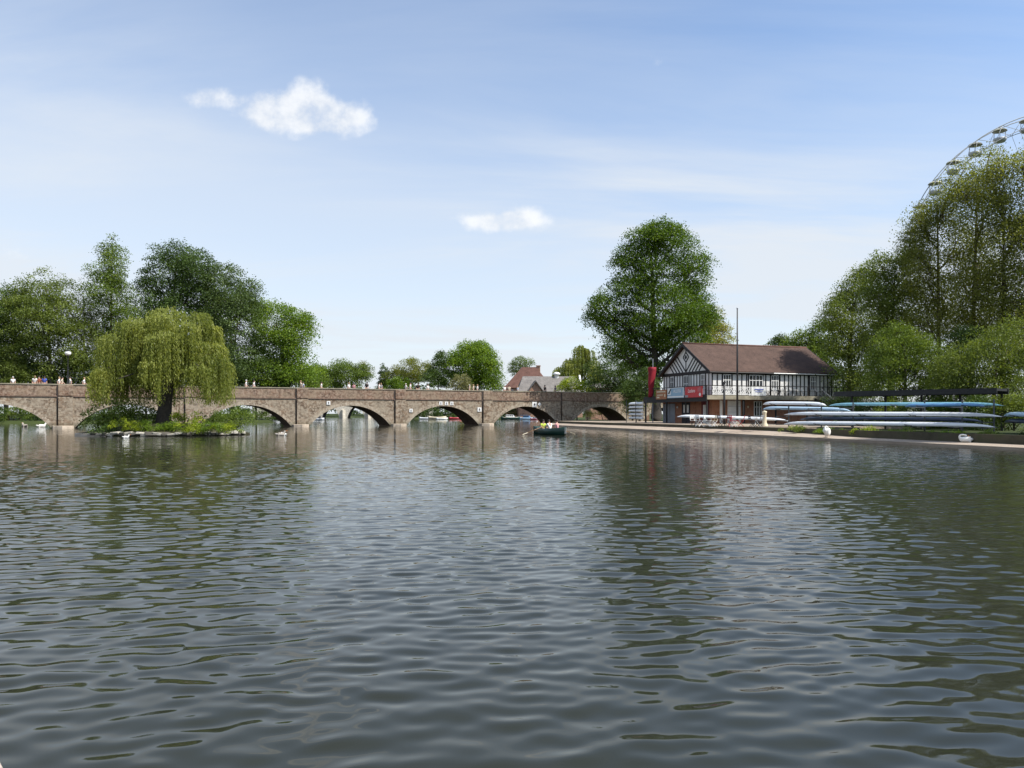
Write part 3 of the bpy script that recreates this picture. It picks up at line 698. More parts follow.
def body_pose(J):
    """J: joint positions; front is -y. Returns the body, top, trousers and hair meshes."""
    b = Sk(); P = {k: Vector(v) for k, v in J.items()}
    b.add('pelvis', P['pelvis'], (.125, .10)); b.add('spine', P['spine'], (.115, .09), 'pelvis'); b.add('chest', P['chest'], (.135, .10), 'spine')
    b.add('neck', P['neck'], .055, 'chest')
    up = (P['head'] - P['neck']).normalized(); fw = Vector(J.get('look', (0, -1, 0)))
    b.add('jaw', P['head'] - up * .055 + fw * .015, (.062, .075), 'neck'); b.add('head', P['head'] + up * .03, (.076, .092), 'jaw'); b.add('top', P['head'] + up * .115, (.05, .06), 'head')
    b.add('nose', P['head'] - up * .015 + fw * .108, .014, 'jaw')
    for s_ in 'lr':
        sg = 1 if s_ == 'l' else -1
        b.add('sh' + s_, P['sh' + s_], .058, 'chest'); b.add('el' + s_, P['el' + s_], .042, 'sh' + s_); b.add('wr' + s_, P['wr' + s_], .028, 'el' + s_)
        d = (P['wr' + s_] - P['el' + s_]).normalized(); side = d.cross(Vector((0, 0, 1)) if abs(d.z) < .8 else Vector((0, 1, 0))).normalized(); nn = side.cross(d)
        b.add('palm' + s_, P['wr' + s_] + d * .07, (.034, .018), 'wr' + s_)
        for k in range(4):
            q = P['wr' + s_] + d * .10 + side * (k - 1.5) * .021; L = (.068, .08, .074, .058)[k]
            b.add('f%d%s' % (k, s_), q, .010, 'palm' + s_); b.add('g%d%s' % (k, s_), q + d * L * .6 - nn * .012, .009, 'f%d%s' % (k, s_)); b.add('h%d%s' % (k, s_), q + d * L * .9 - nn * .035, .008, 'g%d%s' % (k, s_))
        b.add('th' + s_, P['wr' + s_] + d * .05 + side * .045 - nn * .01, .011, 'wr' + s_); b.add('ti' + s_, P['wr' + s_] + d * .095 + side * .055 - nn * .03, .009, 'th' + s_)
        b.add('hip' + s_, P['hip' + s_], .088, 'pelvis'); b.add('kn' + s_, P['kn' + s_], .058, 'hip' + s_); b.add('an' + s_, P['an' + s_], .040, 'kn' + s_)
        b.add('toe' + s_, P['toe' + s_], (.042, .03), 'an' + s_)
    bm_ = b.mesh()
    t = Sk(); t.add('pelvis', P['pelvis'] * .8 + P['spine'] * .2, (.15, .12)); t.add('spine', P['spine'], (.14, .11), 'pelvis'); t.add('chest', P['chest'], (.16, .122), 'spine'); t.add('collar', P['chest'] * .35 + P['neck'] * .65, (.085, .075), 'chest')
    for s_ in 'lr':
        t.add('sh' + s_, P['sh' + s_], .076, 'chest'); t.add('sl' + s_, P['sh' + s_] * .35 + P['el' + s_] * .65, .066, 'sh' + s_)
    tr = Sk(); tr.add('pelvis', P['pelvis'] + (P['spine'] - P['pelvis']) * .15, (.148, .12))
    for s_ in 'lr':
        tr.add('hip' + s_, P['hip' + s_], .106, 'pelvis'); tr.add('kn' + s_, P['kn' + s_], .076, 'hip' + s_); tr.add('an' + s_, P['kn' + s_] * .08 + P['an' + s_] * .92, .06, 'kn' + s_)
    h = MB(); c = P['head'] + up * .055 - fw * .022; h.ball(c, (.098, .112, .100), 12, 8)
    hm = h.mesh('hair', None, True)
    es = []
    sd_ = up.cross(fw).normalized()
    for g_ in (-1, 1): e = MB(); e.ball(P['head'] + up * .012 + fw * .083 + sd_ * .032 * g_, .012, 6, 4); es.append(e.mesh('eye', None, True))
    return bm_, t.mesh(), tr.mesh(), hm, es
def stand(stride=0., armswing=0., bend=0.):
    z = .93
    return dict(pelvis=(0, 0, z), spine=(0, -.01, z + .2), chest=(0, -.02 - bend * .1, z + .40), neck=(0, -.02 - bend * .16, z + .55), head=(0, -.04 - bend * .22, z + .67),
        shl=(.175, -.02 - bend * .12, z + .47), ell=(.225, .03 - armswing, z + .20), wrl=(.21, -.05 - armswing * 1.9 - bend * .2, z - .02 + abs(armswing) * .2),
        shr=(-.175, -.02 - bend * .12, z + .47), elr=(-.225, .03 + armswing, z + .20), wrr=(-.21, -.05 + armswing * 1.2 - bend * .2, z - .02),
        hipl=(.085, 0, z - .06), knl=(.09, stride * .5 - .03, .49), anl=(.09, stride, .085 + max(0, stride) * .12), toel=(.10, stride - .15, .04),
        hipr=(-.085, 0, z - .06), knr=(-.09, -stride * .5 - .03, .49), anr=(-.09, -stride, .085), toer=(-.10, -stride - .15, .04))
def sit(reach=.0, lean=0.):
    z = .42
    return dict(pelvis=(0, 0, z + .05), spine=(0, -lean * .12, z + .25), chest=(0, -lean * .3, z + .45), neck=(0, -lean * .4, z + .6), head=(0, -lean * .48 - .02, z + .72),
        shl=(.175, -lean * .33, z + .51), ell=(.24, -.05 - reach * .5 - lean * .3, z + .28), wrl=(.2, -.25 - reach, z + .22 + reach * .2),
        shr=(-.175, -lean * .33, z + .51), elr=(-.24, -.05 - reach * .5 - lean * .3, z + .28), wrr=(-.2, -.25 - reach, z + .22 + reach * .2),
        hipl=(.09, -.02, z), knl=(.13, -.40, z + .10), anl=(.12, -.52, .12), toel=(.12, -.66, .07),
        hipr=(-.09, -.02, z), knr=(-.13, -.40, z + .10), anr=(-.12, -.52, .12), toer=(-.12, -.66, .07))
POSE = {'walk': body_pose(stand(.26, .12)), 'stroll': body_pose(stand(-.16, -.08)), 'stand': body_pose(stand(0, 0)), 'lean': body_pose(stand(.02, 0, 1.)),
        'row': body_pose(sit(.28, .35)), 'sit': body_pose(sit(.05, .1))}
def setm(o, m):
    if not len(o.data.materials): o.data.materials.append(m)
    o.material_slots[0].link = 'OBJECT'; o.material_slots[0].material = m; return o
def person(pose, loc, rz, top, legs, hair, label, group, scale=1.):
    r = empty('person', loc, rz, label, 'person', group); r.scale = (scale,) * 3
    b, t, l, h, e = POSE[pose]
    setm(link('body', b, r), M['skin']); setm(link('shirt', t, r), M['cloth ' + top]); setm(link('trousers', l, r), M['cloth ' + legs]); setm(link('hair', h, r), M['hair_' + hair])
    
    for q in e: setm(link('eye', q, r), M['ink'])
    return r
def on_bridge(px, t):
    """stands at distance t behind the front face, on the deck, under that pixel column"""
    n = Vector((-BDY, BDX)) / BAY; uu = (px - HX) / FP
    Yp = (n.x * BX + n.y * BY + t) / (n.x * uu + n.y); return (uu * Yp, Yp, ZD)
G = 'people crossing the bridge'
for k, (px, t, pose, turn, top, legs, hair, sc, lab) in enumerate([
    (13, 1.0, 'stand', 0, 'white', 'grey', 'grey', .96, 'person in white top, alone near the left end of the bridge'),
    (34.5, .9, 'lean', 15, 'white', 'khaki', 'fair', 1.03, 'person in white shirt leaning over the parapet beside one in blue'),
    (39.3, 1.0, 'stand', -20, 'rust', 'black', 'dark', 1.02, 'person in rust top between white shirt and blue shirt'),
    (44.3, .9, 'lean', 10, 'blue', 'navy', 'dark', 1.03, 'person in bright blue shirt at the parapet left of the lamp'),
    (59, 1.1, 'walk', 90, 'white', 'denim', 'fair', 1.0, 'person in white top walking just left of the lamp post'),
    (62, 1.7, 'walk', 90, 'cream', 'khaki', 'dark', 1.02, 'person in cream top walking close behind a white top by the lamp'),
    (70.5, 1.0, 'stroll', -90, 'white', 'black', 'dark', 1.02, 'person in white T-shirt walking directly under the lamp globe'),
    (84, 1.0, 'walk', 90, 'white', 'grey', 'fair', 1.0, 'person in white top between the lamp post and the willow'),
    (246, .9, 'walk', 90, 'white', 'beige', 'grey', 1.04, 'person in white shirt and beige trousers just right of the willow crown'),
    (253.8, 1.1, 'walk', 90, 'white', 'navy', 'dark', 1.02, 'person in white shirt and navy trousers, second right of the willow'),
    (301, 1.0, 'stroll', -90, 'cream', 'denim', 'fair', 1.06, 'person in cream top above the pier right of the bushy arch'),
    (303.4, 1.8, 'stroll', -90, 'pale blue', 'grey', 'dark', 1.0, 'person in pale blue top close behind one in cream'),
    (321.2, 1.0, 'walk', 90, 'white', 'black', 'dark', 1.0, 'person in white top alone above the left half of the arch showing the far bridge'),
    (348.8, 1.0, 'stand', 30, 'white', 'denim', 'fair', .99, 'left person of a pair in white and pink above the arch showing the far bridge'),
    (353.8, 1.3, 'stand', -30, 'pink', 'denim', 'dark', .95, 'right person of a pair, in pink, above the arch showing the far bridge'),
    (366.5, .9, 'lean', 0, 'black', 'black', 'dark', 1.06, 'person dressed in black bending over the parapet left of the middle pier'),
    (379, 1.0, 'walk', 90, 'white', 'navy', 'dark', 1.02, 'person in white top and navy trousers right of the one in black'),
    (381, 1.9, 'stand', 0, 'grey', 'black', 'fair', 1.02, 'person in grey top half behind a white top'),
    (406, 1.0, 'stroll', -90, 'white', 'beige', 'grey', 1.0, 'person in white with beige trousers just right of the middle pilaster'),
    (410.2, 1.0, 'walk', 90, 'white', 'grey', 'dark', 1.09, 'tall person in white with grey trousers beside a shorter one in beige'),
    (417.5, .9, 'lean', 0, 'black', 'navy', 'dark', 1.05, 'person in black top and navy trousers leaning over the arch with three plates'),
    (427.8, 1.1, 'stand', 20, 'white', 'black', 'dark', 1.0, 'person in white top above the left half of the arch with three plates'),
    (469.4, 1.1, 'walk', 90, 'beige', 'denim', 'grey', 1.0, 'first of three people strolling above the right end of the arch with plates'),
    (473.2, 1.0, 'walk', 90, 'cream', 'khaki', 'fair', 1.02, 'middle one of three people strolling, in cream and khaki'),
    (477.2, 1.1, 'walk', 90, 'white', 'denim', 'fair', 1.03, 'last of three people strolling, in white and denim'),
    (504.5, 1.0, 'stand', 0, 'white', 'grey', 'grey', 1.0, 'person in white and grey in front of the brown roofed house'),
    (509, 1.0, 'stand', -25, 'cream', 'navy', 'dark', 1.02, 'person in cream and navy in front of the brown roofed house'),
    (517.5, 1.0, 'walk', 90, 'pale blue', 'beige', 'fair', .98, 'person in pale blue before the left corner of the slate roof'),
    (545, 1.0, 'stroll', -90, 'black', 'denim', 'dark', 1.08, 'person in black and denim in front of the slate roof gable'),
    (555, 1.0, 'walk', 90, 'navy', 'black', 'dark', 1.06, 'person in navy top left of the lime green shrub on the bridge')]):
    person(pose, on_bridge(px, t), BA + R(turn), top, legs, hair, lab, G, sc)
# ------------------------------------------------------------------ the timbered boat club
CX, CY, CA = 20.5, 78.0, math.atan2(.334, .943); GZ = .62
CLN, CWD = 15.6, 9.6; ZB, ZE, ZR = 3.42, 6.02, 9.08      # balcony floor, eave, ridge
club = empty('boat_club', (CX, CY, 0), CA, 'black and white timbered boat club with brown tiled roof on the right bank', 'building')
def cw(x, y, z=0):                                     # club coordinates -> world
    c, s = math.cos(CA), math.sin(CA); return (CX + x * c - y * s, CY + x * s + y * c, z)
mb = MB()
mb.span((0, 0, .1), (CLN, .24, ZB - .3)); mb.span((0, CWD - .24, .1), (CLN, CWD, ZB - .3)); mb.span((0, .24, .1), (.24, CWD - .24, ZB - .3)); mb.span((CLN - .24, .24, .1), (CLN, CWD - .24, ZB - .3))
mb.obj('ground_floor_wall', M['club_brick'], club)
mb = MB()
mb.span((0, 0, ZB - .3), (CLN, .2, ZE)); mb.span((0, CWD - .2, ZB - .3), (CLN, CWD, ZE)); mb.span((0, .2, ZB - .3), (.2, CWD - .2, ZE)); mb.span((CLN - .2, .2, ZB - .3), (CLN, CWD - .2, ZE))
for x in (0, CLN - .2):
    mb.extr([(0, ZE), (CWD, ZE), (CWD / 2, ZR - .12)], lambda u, v, s, x=x: (x + .2 * s, u, v))
mb.obj('upper_wall', M['plaster'], club)
# roof: two tiled slopes with overhang
OV, OE = .30, .45; sl_ = (ZR - ZE) / (CWD / 2)
mb = MB()
for sg in (1, -1):
    def P(u, v, s, sg=sg):
        y = u if sg > 0 else CWD - u; return (-OE if s == 0 else CLN + OE, y, v)
    mb.extr([(-OV, ZE - OV * sl_ + .02), (CWD / 2, ZR), (CWD / 2, ZR + .18), (-OV, ZE - OV * sl_ + .18)], P)
roof = mb.obj('roof', M['roof_tile'], club)
mb = MB(); mb.tube([(-OE - .02, CWD / 2, ZR + .17), (CLN + OE + .02, CWD / 2, ZR + .17)], .12, 8); mb.obj('ridge_tiles', M['far_tile'], roof, smooth=True)
mb = MB(); mb.tube([(-OE, -OV - .06, ZE - OV * sl_ + .05), (7.4, -OV - .06, ZE - OV * sl_ + .05)], .06, 6); mb.obj('gutter', M['timber'], roof)
mb = MB(); mb.tube([(7.4, -OV - .06, ZE - OV * sl_ + .05), (CLN + OE, -OV - .06, ZE - OV * sl_ + .02)], .065, 6); mb.obj('gutter', M['white_paint'], roof)
# barge boards
for x in (-OE - .05, CLN + OE):
    for sg in (1, -1):
        mb = MB(); mb.extr([(-OV - .03, ZE - OV * sl_ - .12), (CWD / 2, ZR - .16), (CWD / 2, ZR + .2), (-OV - .03, ZE - OV * sl_ + .22)], lambda u, v, s, sg=sg, x=x: (x + .05 * s, u if sg > 0 else CWD - u, v)); mb.obj('barge_board', M['timber'], roof)
# timber framing: long front, gable end, back kept plain
fr = MB(); e = .035
def post(x, z0, z1, w=.13): fr.span((x - w / 2, -e, z0), (x + w / 2, .01, z1))
x = .06; k = 0
openings = [(1.35, 2.30), (4.55, 6.25), (7.35, 8.25), (12.4, 13.2)]
while x < CLN:
    if not any(a - .05 < x < b + .05 for a, b in openings): post(x, ZB, ZE - .28)
    x += .60 if x < 9 else .52
for a, b in openings: post(a - .05, ZB, ZE - .28); post(b + .05, ZB, ZE - .28)
fr.span((-.04, -e - .02, ZE - .30), (CLN, .01, ZE - .08)); fr.span((-.04, -e - .015, ZB), (CLN, .01, ZB + .16))
def gpost(y, z0, z1, w=.13): fr.span((-e, y - w / 2, z0), (.01, y + w / 2, z1))
gopen = [(1.15, 1.95), (4.25, 5.25), (7.2, 8.0)]
y = .5
while y < CWD:
    if not any(a - .05 < y < b + .05 for a, b in gopen): gpost(y, ZB, ZE - .2)
    y += .55
for a, b in gopen: gpost(a - .05, ZB, ZE - .2); gpost(b + .05, ZB, ZE - .2)
fr.span((-e - .03, -.04, ZE - .22), (.01, CWD, ZE + .12)); fr.span((-e - .02, -.02, ZB), (.01, CWD, ZB + .14))
# gable: chevrons rising from the centre with a lozenge in the middle
cy = CWD / 2
def gbar(y0, z0, y1, z1, w=.15):
    a, b = Vector((y0, z0)), Vector((y1, z1)); d = (b - a).normalized(); n = Vector((-d.y, d.x)) * w / 2
    poly = [tuple(a + n), tuple(a - n), tuple(b - n), tuple(b + n)]
    fr.extr(poly, lambda u, v, s: (-e + (e + .01) * s - .003, u, v))
base = ZE + .14
def roofz(y): return ZR - .12 - abs(y - cy) * sl_
for off_ in (.0, .62, 1.24, 1.86, 2.5):
    for sg in (1, -1):
        # from the base line near the centre up and outwards to the rake
        y0 = off_; z0 = base
        t = (roofz(cy + y0) - z0) / (1 + sl_)
        if t > .12: gbar(cy + sg * y0, z0, cy + sg * (y0 + t), z0 + t)
for (a, b, c_, d_) in ((0, 1.05, .55, 1.6), (0, 2.15, .55, 1.6), (0, 1.05, -.55, 1.6), (0, 2.15, -.55, 1.6)): gbar(cy + a, base + b, cy + c_, base + d_, .13)
fr.span((-e - .002, cy - .07, base + 2.1), (.01, cy + .07, ZR - .3)); fr.span((-e - .001, cy - .07, base), (.01, cy + .07, base + 1.0))
fr.obj('timber_frame', M['timber'], club)
mb = MB(); mb.extr([(-.25, 0), (0, -.25), (.25, 0), (0, .25)], lambda u, v, s: (-e - .02 + .03 * s, cy + u, base + 1.6 + v)); mb.obj('gable_lozenge', M['ink'], club)
# windows: white frame with mullions, dark glass set behind
def window(face, a, b, z0, z1, nx, rows, fm='white_paint', name='window', drop=None):
    f = MB(); p = MB()
    def S(mbx, u0, v0, u1, v1, d0, d1):
        if face == 'long': mbx.span((u0, d0, v0), (u1, d1, v1))
        else: mbx.span((d0, u0, v0), (d1, u1, v1))
    t = .075
    for u0, v0, u1, v1 in ((a, z0, a + t, z1), (b - t, z0, b, z1), (a + t, z0, b - t, z0 + t), (a + t, z1 - t, b - t, z1)): S(f, u0, v0, u1, v1, -.075, .0)
    for i in range(1, nx): u = a + (b - a) * i / nx; S(f, u - t / 2, z0 + t, u + t / 2, z1 - t, -.07, .0)
    for r in rows: v = z0 + (z1 - z0) * r; S(f, a + t, v - .03, b - t, v + .03, -.065, .0)
    S(p, a + .02, z0 + .02, b - .02, z1 - .02, -.03, -.005)
    o = f.obj(name, M[fm], club); p.obj('pane', M['glass'], o); return o
window('long', 1.35, 2.30, ZB + .75, ZE - .32, 3, (.62,)); window('long', 7.35, 8.25, ZB + .75, ZE - .32, 3, (.62,)); window('long', 12.4, 13.2, ZB + .75, ZE - .32, 3, (.62,))
window('long', 4.55, 6.25, ZB + .05, ZE - .32, 4, (.30, .74), name='french_door')
window('gable', 1.15, 1.95, ZB + .75, ZE - .25, 3, (.62,)); window('gable', 4.25, 5.25, ZB + .55, ZE - .25, 3, (.5,)); window('gable', 7.2, 8.0, ZB + .75, ZE - .25, 2, (.62,))
# ground floor openings
def panel(name, face, a, b, z0, z1, mat, d=.05, parent=None):
    m = MB()
    if face == 'long': m.span((a, -d, z0), (b, .01, z1))
    else: m.span((-d, a, z0), (.01, b, z1))
    return m.obj(name, M[mat], parent or club)
window('long', 5.15, 6.15, 1.35, 2.95, 3, (.62,))
g = panel('garage_door', 'long', 1.9, 3.5, GZ, 3.0, 'white_paint', .04)
for z in (1.2, 1.8, 2.4): panel('door_rail', 'long', 1.95, 3.45, z - .015, z + .015, 'grey_paint', .055, g)
panel('white_pillar', 'long', .95, 1.25, GZ, 3.0, 'white_paint', .07)
# gable-end ground floor, left to right in the picture: grey doors, notice door, white door
for a in (7.0, 8.1, 9.2):
    d_ = panel('store_door', 'gable', a, a + 1.0 if a < 9 else 9.55, GZ, 2.75, 'grey_paint', .05)
dd = panel('dark_door', 'gable', 4.0, 5.6, GZ, 2.85, 'ink', .04)
panel('notice_board', 'gable', 4.95, 5.25, 1.75, 2.6, 'white_paint', .06, dd); panel('notice_board', 'gable', 4.2, 4.8, 1.75, 2.6, 'white_paint', .06, dd)
mr = panel('door_frame', 'gable', .45, 1.8, GZ, 2.95, 'maroon', .05); wd = panel('white_door', 'gable', .75, 1.45, GZ, 2.55, 'white_paint', .07, mr)
panel('door_gap', 'gable', 1.05, 1.13, GZ, 2.5, 'ink', .075, wd)
mb = MB(); mb.ball((-.12, 6.35, 2.35), (.1, .1, .13), 8, 6); mb.obj('wall_lamp', M['white_paint'], club, smooth=True)
mb = MB(); mb.span((3.95, -.03, GZ), (4.05, .0, 3.0)); mb.obj('downpipe', M['ink'], club)
mb = MB(); mb.ball((4.35, -.12, 2.35), (.1, .1, .14), 8, 6); mb.obj('wall_lamp', M['cream'], club, smooth=True)
# balcony round two sides
PJ = 1.8
mb = MB(); mb.span((-PJ, -PJ, ZB - .30), (CLN + .2, -.0, ZB - .02)); mb.span((-PJ, 0.0, ZB - .30), (-.0, CWD + 1.2, ZB - .02)); bal = mb.obj('balcony', M['dark_wood'], club)
mb = MB(); mb.span((-PJ - .04, -PJ - .04, ZB - .36), (CLN + .2, -PJ, ZB + .06)); mb.obj('fascia_board', M['coping'], bal)
mb = MB(); mb.span((-PJ - .05, -PJ - .05, ZB - .55), (-PJ, CWD + 1.2, ZB + .1)); mb.obj('fascia_board', M['timber'], bal)
for x in (-PJ + .1, 2.6, 6.6, 10.6, CLN): mb = MB(); mb.span((x - .07, -PJ + .05, GZ), (x + .07, -PJ + .19, ZB - .3)); mb.obj('balcony_post', M['timber'], bal)
for y in (2.2, 6.0, CWD + 1): mb = MB(); mb.span((-PJ + .05, y - .07, GZ), (-PJ + .19, y + .07, ZB - .3)); mb.obj('balcony_post', M['timber'], bal)
rl = MB()
rl.span((-PJ, -PJ, ZB + 1.0), (CLN + .2, -PJ + .07, ZB + 1.07)); rl.span((-PJ, -PJ, ZB + .52), (CLN + .2, -PJ + .04, ZB + .56)); rl.span((-PJ, -PJ + .07, ZB + 1.0), (-PJ + .07, CWD + 1.2, ZB + 1.07)); rl.span((-PJ, -PJ + .04, ZB + .1), (-PJ + .04, CWD + 1.2, ZB + .14))
x = -PJ
while x < CLN + .2: rl.span((x, -PJ, ZB), (x + .06, -PJ + .06, ZB + 1.0)); x += .95
x = -PJ + .2
while x < CLN + .2: rl.span((x, -PJ + .01, ZB + .06), (x + .02, -PJ + .03, ZB + .52)); x += .16
y = -PJ + .9
while y < CWD + 1.2: rl.span((-PJ, y, ZB), (-PJ + .06, y + .06, ZB + 1.0)); y += .95
rl.obj('railing', M['dark_wood'], bal)
# white wavy tracery panels on the left half of the long railing
tr = MB()
for k in range(10):
    x0 = -1.2 + k * .48
    for j in range(8):
        a0, a1 = 2 * math.pi * j / 8, 2 * math.pi * (j + 1) / 8
        tr.bar((x0 + .24 + .2 * math.cos(a0), -PJ - .03, ZB + .5 + .28 * math.sin(a0)), (x0 + .24 + .2 * math.cos(a1), -PJ - .03, ZB + .5 + .28 * math.sin(a1)), .03, .055)
    tr.bar((x0 + .06, -PJ - .03, ZB + .2), (x0 + .42, -PJ - .03, ZB + .85), .03, .05)
tr.span((-1.2, -PJ - .045, ZB + .86), (3.7, -PJ - .015, ZB + .93)); tr.span((-1.2, -PJ - .045, ZB + .12), (3.7, -PJ - .015, ZB + .19))
tr.obj('tracery_panel', M['white_paint'], bal)
# outside stair from the right end of the balcony
st = empty('outside_stair', cw(CLN - 2.0, -PJ - .15, GZ), CA, 'dark outside staircase with pale handrail against the right half of the balcony', 'stairs')
mb = MB(); n_ = 14
for s in (0, .95): mb.bar((-2.2, s - .9, ZB - GZ - .25), (1.6, s - .9, 0), .06, .26)
mb.obj('stringer', M['black_metal'], st)
mb = MB()
for k in range(n_): f = (k + .5) / n_; mb.box((-2.2 + 3.8 * f, -.43, (ZB - GZ - .25) * (1 - f) + .1), (.27, .9, .04))
mb.obj('treads', M['dark_wood'], st)
mb = MB()
mb.tube([(-2.2, -.92, ZB - GZ + .75), (1.6, -.92, .95)], .035, 6); mb.tube([(-2.2, .08, ZB - GZ + .75), (1.6, .08, .95)], .035, 6)
mb.tube([(1.6, -.92, 0), (1.6, -.92, .95)], .035, 6); mb.tube([(-.3, -.92, .9), (-.3, -.92, 2.4)], .03, 6); mb.obj('handrail', M['steel'], st)

# ---- signs hung on the balcony's end rail (seen from the bank)
def text(body, size, mat, parent, loc, rot, name='lettering', sx=1.0, shear=0):
    cu = bpy.data.curves.new(name, 'FONT'); cu.body = body; cu.size = size; cu.extrude = .004; cu.align_x = 'CENTER'; cu.align_y = 'CENTER'; cu.shear = shear
    o = bpy.data.objects.new(name, cu); C.objects.link(o); dg = bpy.context.evaluated_depsgraph_get(); me = bpy.data.meshes.new_from_object(o.evaluated_get(dg)); bpy.data.objects.remove(o)
    me.materials.clear(); me.materials.append(mat)
    q = link(name, me, parent, loc); q.rotation_euler = rot; q.scale = (sx, 1, 1); return q
def end_sign(name, px0, px1, label, mat, z0, z1):
    # rail line x = -PJ - .1 in club coordinates; find y for a pixel column
    def yy(px):
        lo, hi = -4., 16.
        for _ in range(50):
            mid = (lo + hi) / 2; p = cw(-PJ - .12, mid)
            if HX + FP * p[0] / p[1] > px: lo = mid
            else: hi = mid
        return lo
    ya, yb = yy(px1), yy(px0); yc = (ya + yb) / 2; L = yb - ya
    r = empty(name, cw(-PJ - .12, yc, (z0 + z1) / 2), CA + R(-90), label, 'sign', 'banners hung on the balcony rail')
    m = MB(); m.box((0, 0, 0), (L, .03, z1 - z0)); m.obj('board', M[mat], r)
    return r, L, z1 - z0
zs0, zs1 = ZB - .12, ZB + .98
s1, L1, H1 = end_sign('club_sign', 656, 666.5, 'small orange brown sign, nearest the red flag', 'sign_orange', zs0 - .08, zs1 - .15)
m = MB(); m.box((0, -.02, H1 * .30), (L1 * .8, .02, .12)); m.box((-L1 * .1, -.02, -.05), (L1 * .55, .02, .09)); m.box((L1 * .36, -.02, -.12), (L1 * .1, .02, .3)); m.box((-L1 * .28, -.02, -.3), (L1 * .25, .02, .16)); m.obj('faded_print', M['cream'], s1)
s2, L2, H2 = end_sign('club_sign', 667.5, 684, 'pale blue and white sign with dark slanted emblem, middle of three', 'sign_blue', zs0, zs1)
m = MB(); m.box((0, -.02, -H2 * .38), (L2 * .98, .02, .14)); m.box((0, -.02, H2 * .47), (L2 * .98, .02, .05)); m.box((L2 * .47, -.02, .1), (.1, .02, H2 * .75)); m.box((-L2 * .39, -.02, .14), (L2 * .2, .02, H2 * .62)); m.obj('white_band', M['white_paint'], s2)
m = MB(); m.extr([(-L2 * .46, -.08), (-L2 * .36, -.08), (-L2 * .26, .42), (-L2 * .30, .46), (-L2 * .37, .2)], lambda u, v, s: (u, -.035 - .02 * s, v)); m.obj('emblem', M['ink'], s2)
text('ALLFIX', .50, M['white_paint'], s2, (L2 * .10, -.025, .17), (R(90), 0, 0), sx=L2 * .30)
s3, L3, H3 = end_sign('club_sign', 685, 702.5, 'red sign with pale script lettering and white disc, nearest the corner', 'sign_red', zs0, zs1)
text('Laslans', .52, M['white_paint'], s3, (-L3 * .12, -.02, .12), (R(90), 0, 0), sx=L3 * .28, shear=.25)
m = MB(); m.tube([(L3 * .37, -.02, -.28), (L3 * .37, -.035, -.28)], .17, 16); m.obj('disc', M['white_paint'], s3)
m = MB(); m.box((L3 * .37, -.022, .25), (.08, .02, .5)); m.box((L3 * .27, -.022, .22), (.05, .02, .4)); m.box((-L3 * .4, -.02, -.42), (L3 * .18, .02, .22)); m.obj('pale_mark', M['steel'], s3)
# white cloth banner on the long rail
p = cw(4.35, -PJ - .08, ZB + .52); s4 = empty('cloth_banner', p, CA, 'white cloth banner with blue lettering on the long balcony rail', 'banner')
m = MB()
for k in range(14):
    u0, u1 = -.9 + 1.8 * k / 14, -.9 + 1.8 * (k + 1) / 14; d0, d1 = .025 * math.sin(k * 1.1), .025 * math.sin((k + 1) * 1.1)
    m.quad((u0, d0, -.45), (u1, d1, -.45), (u1, d1, .45), (u0, d0, .45)); m.quad((u1, d1 + .015, -.45), (u0, d0 + .015, -.45), (u0, d0 + .015, .45), (u1, d1 + .015, .45))
m.obj('cloth', M['white_paint'], s4)
m = MB(); m.box((0, -.035, .16), (1.1, .012, .12)); m.box((0, -.035, -.06), (.9, .012, .07)); m.obj('print', M['ink_blue'], s4)
# red furled flag on a pole at the balcony's far corner
p = at(652.2, 400, 86.0); fl = empty('furled_flag', (p[0], p[1], 0), 0, 'long furled red flag hanging at the left end of the balcony', 'flag')
zt, zb = at(0, 367.5, p[1])[2], at(0, 397, p[1])[2]; wd_ = 8 * p[1] / FP
m = MB(); rows = []
for k in range(15):
    f = k / 14; half_ = wd_ * (.5 - .26 * f) ; zz = zb + (zt - zb) * (1 - f); ring_ = []
    for j in range(16):
        a = 2 * math.pi * j / 16; rr = half_ * (1 + .18 * math.sin(3 * a + f * 3)); ring_.append((-.5 * wd_ + half_ + rr * math.cos(a) + (.12 * math.sin(f * 9) if j % 2 else 0) * .4, rr * .6 * math.sin(a), zz + .06 * math.sin(2 * a)))
    rows.append(ring_)
i0 = 0
for r_ in rows: m.v += r_
for k in range(14):
    for j in range(16): a = k * 16 + j; b = k * 16 + (j + 1) % 16; m.f.append((a, a + 16, b + 16, b))
m.f.append(tuple(range(16))); m.f.append(tuple(14 * 16 + j for j in reversed(range(16))))
m.obj('cloth', M['red_cloth'], fl, smooth=True)
m = MB(); m.tube([(wd_ * .1, .1, GZ), (wd_ * .1, .1, zt + 1.0)], .05, 7); m.obj('pole', M['steel'], fl)
# flag poles
X, Y, _ = at(737.3, 420, 73.5); fp = empty('flag_pole', (X, Y, GZ), 0, 'tall thin bare flagpole rising in front of the club roof', 'flagpole')
zt = at(0, 309, 73.5)[2] - GZ
m = MB(); m.tube([(0, 0, 0), (0, 0, zt * .5), (0, 0, zt)], [.11, .09, .055], 8); m.obj('pole', M['black_metal'], fp, smooth=True)
m = MB(); m.ball((0, 0, zt + .06), .09, 8, 6); m.obj('finial', M['steel'], fp, smooth=True); m = MB(); m.box((0, 0, .15), (.34, .34, .3)); m.obj('foot', M['stone'], fp)
X, Y, _ = at(724.3, 420, 73); fp = empty('short_post', (X, Y, GZ), 0, 'short dark post in front of the balcony, left of the tall flagpole', 'post')
m = MB(); m.tube([(0, 0, 0), (0, 0, at(0, 383, 73)[2] - GZ)], [.11, .10], 8); m.obj('pole', M['black_metal'], fp, smooth=True)
m = MB(); m.box((0, 0, at(0, 383, 73)[2] - GZ + .05), (.26, .26, .1)); m.obj('cap', M['black_metal'], fp)

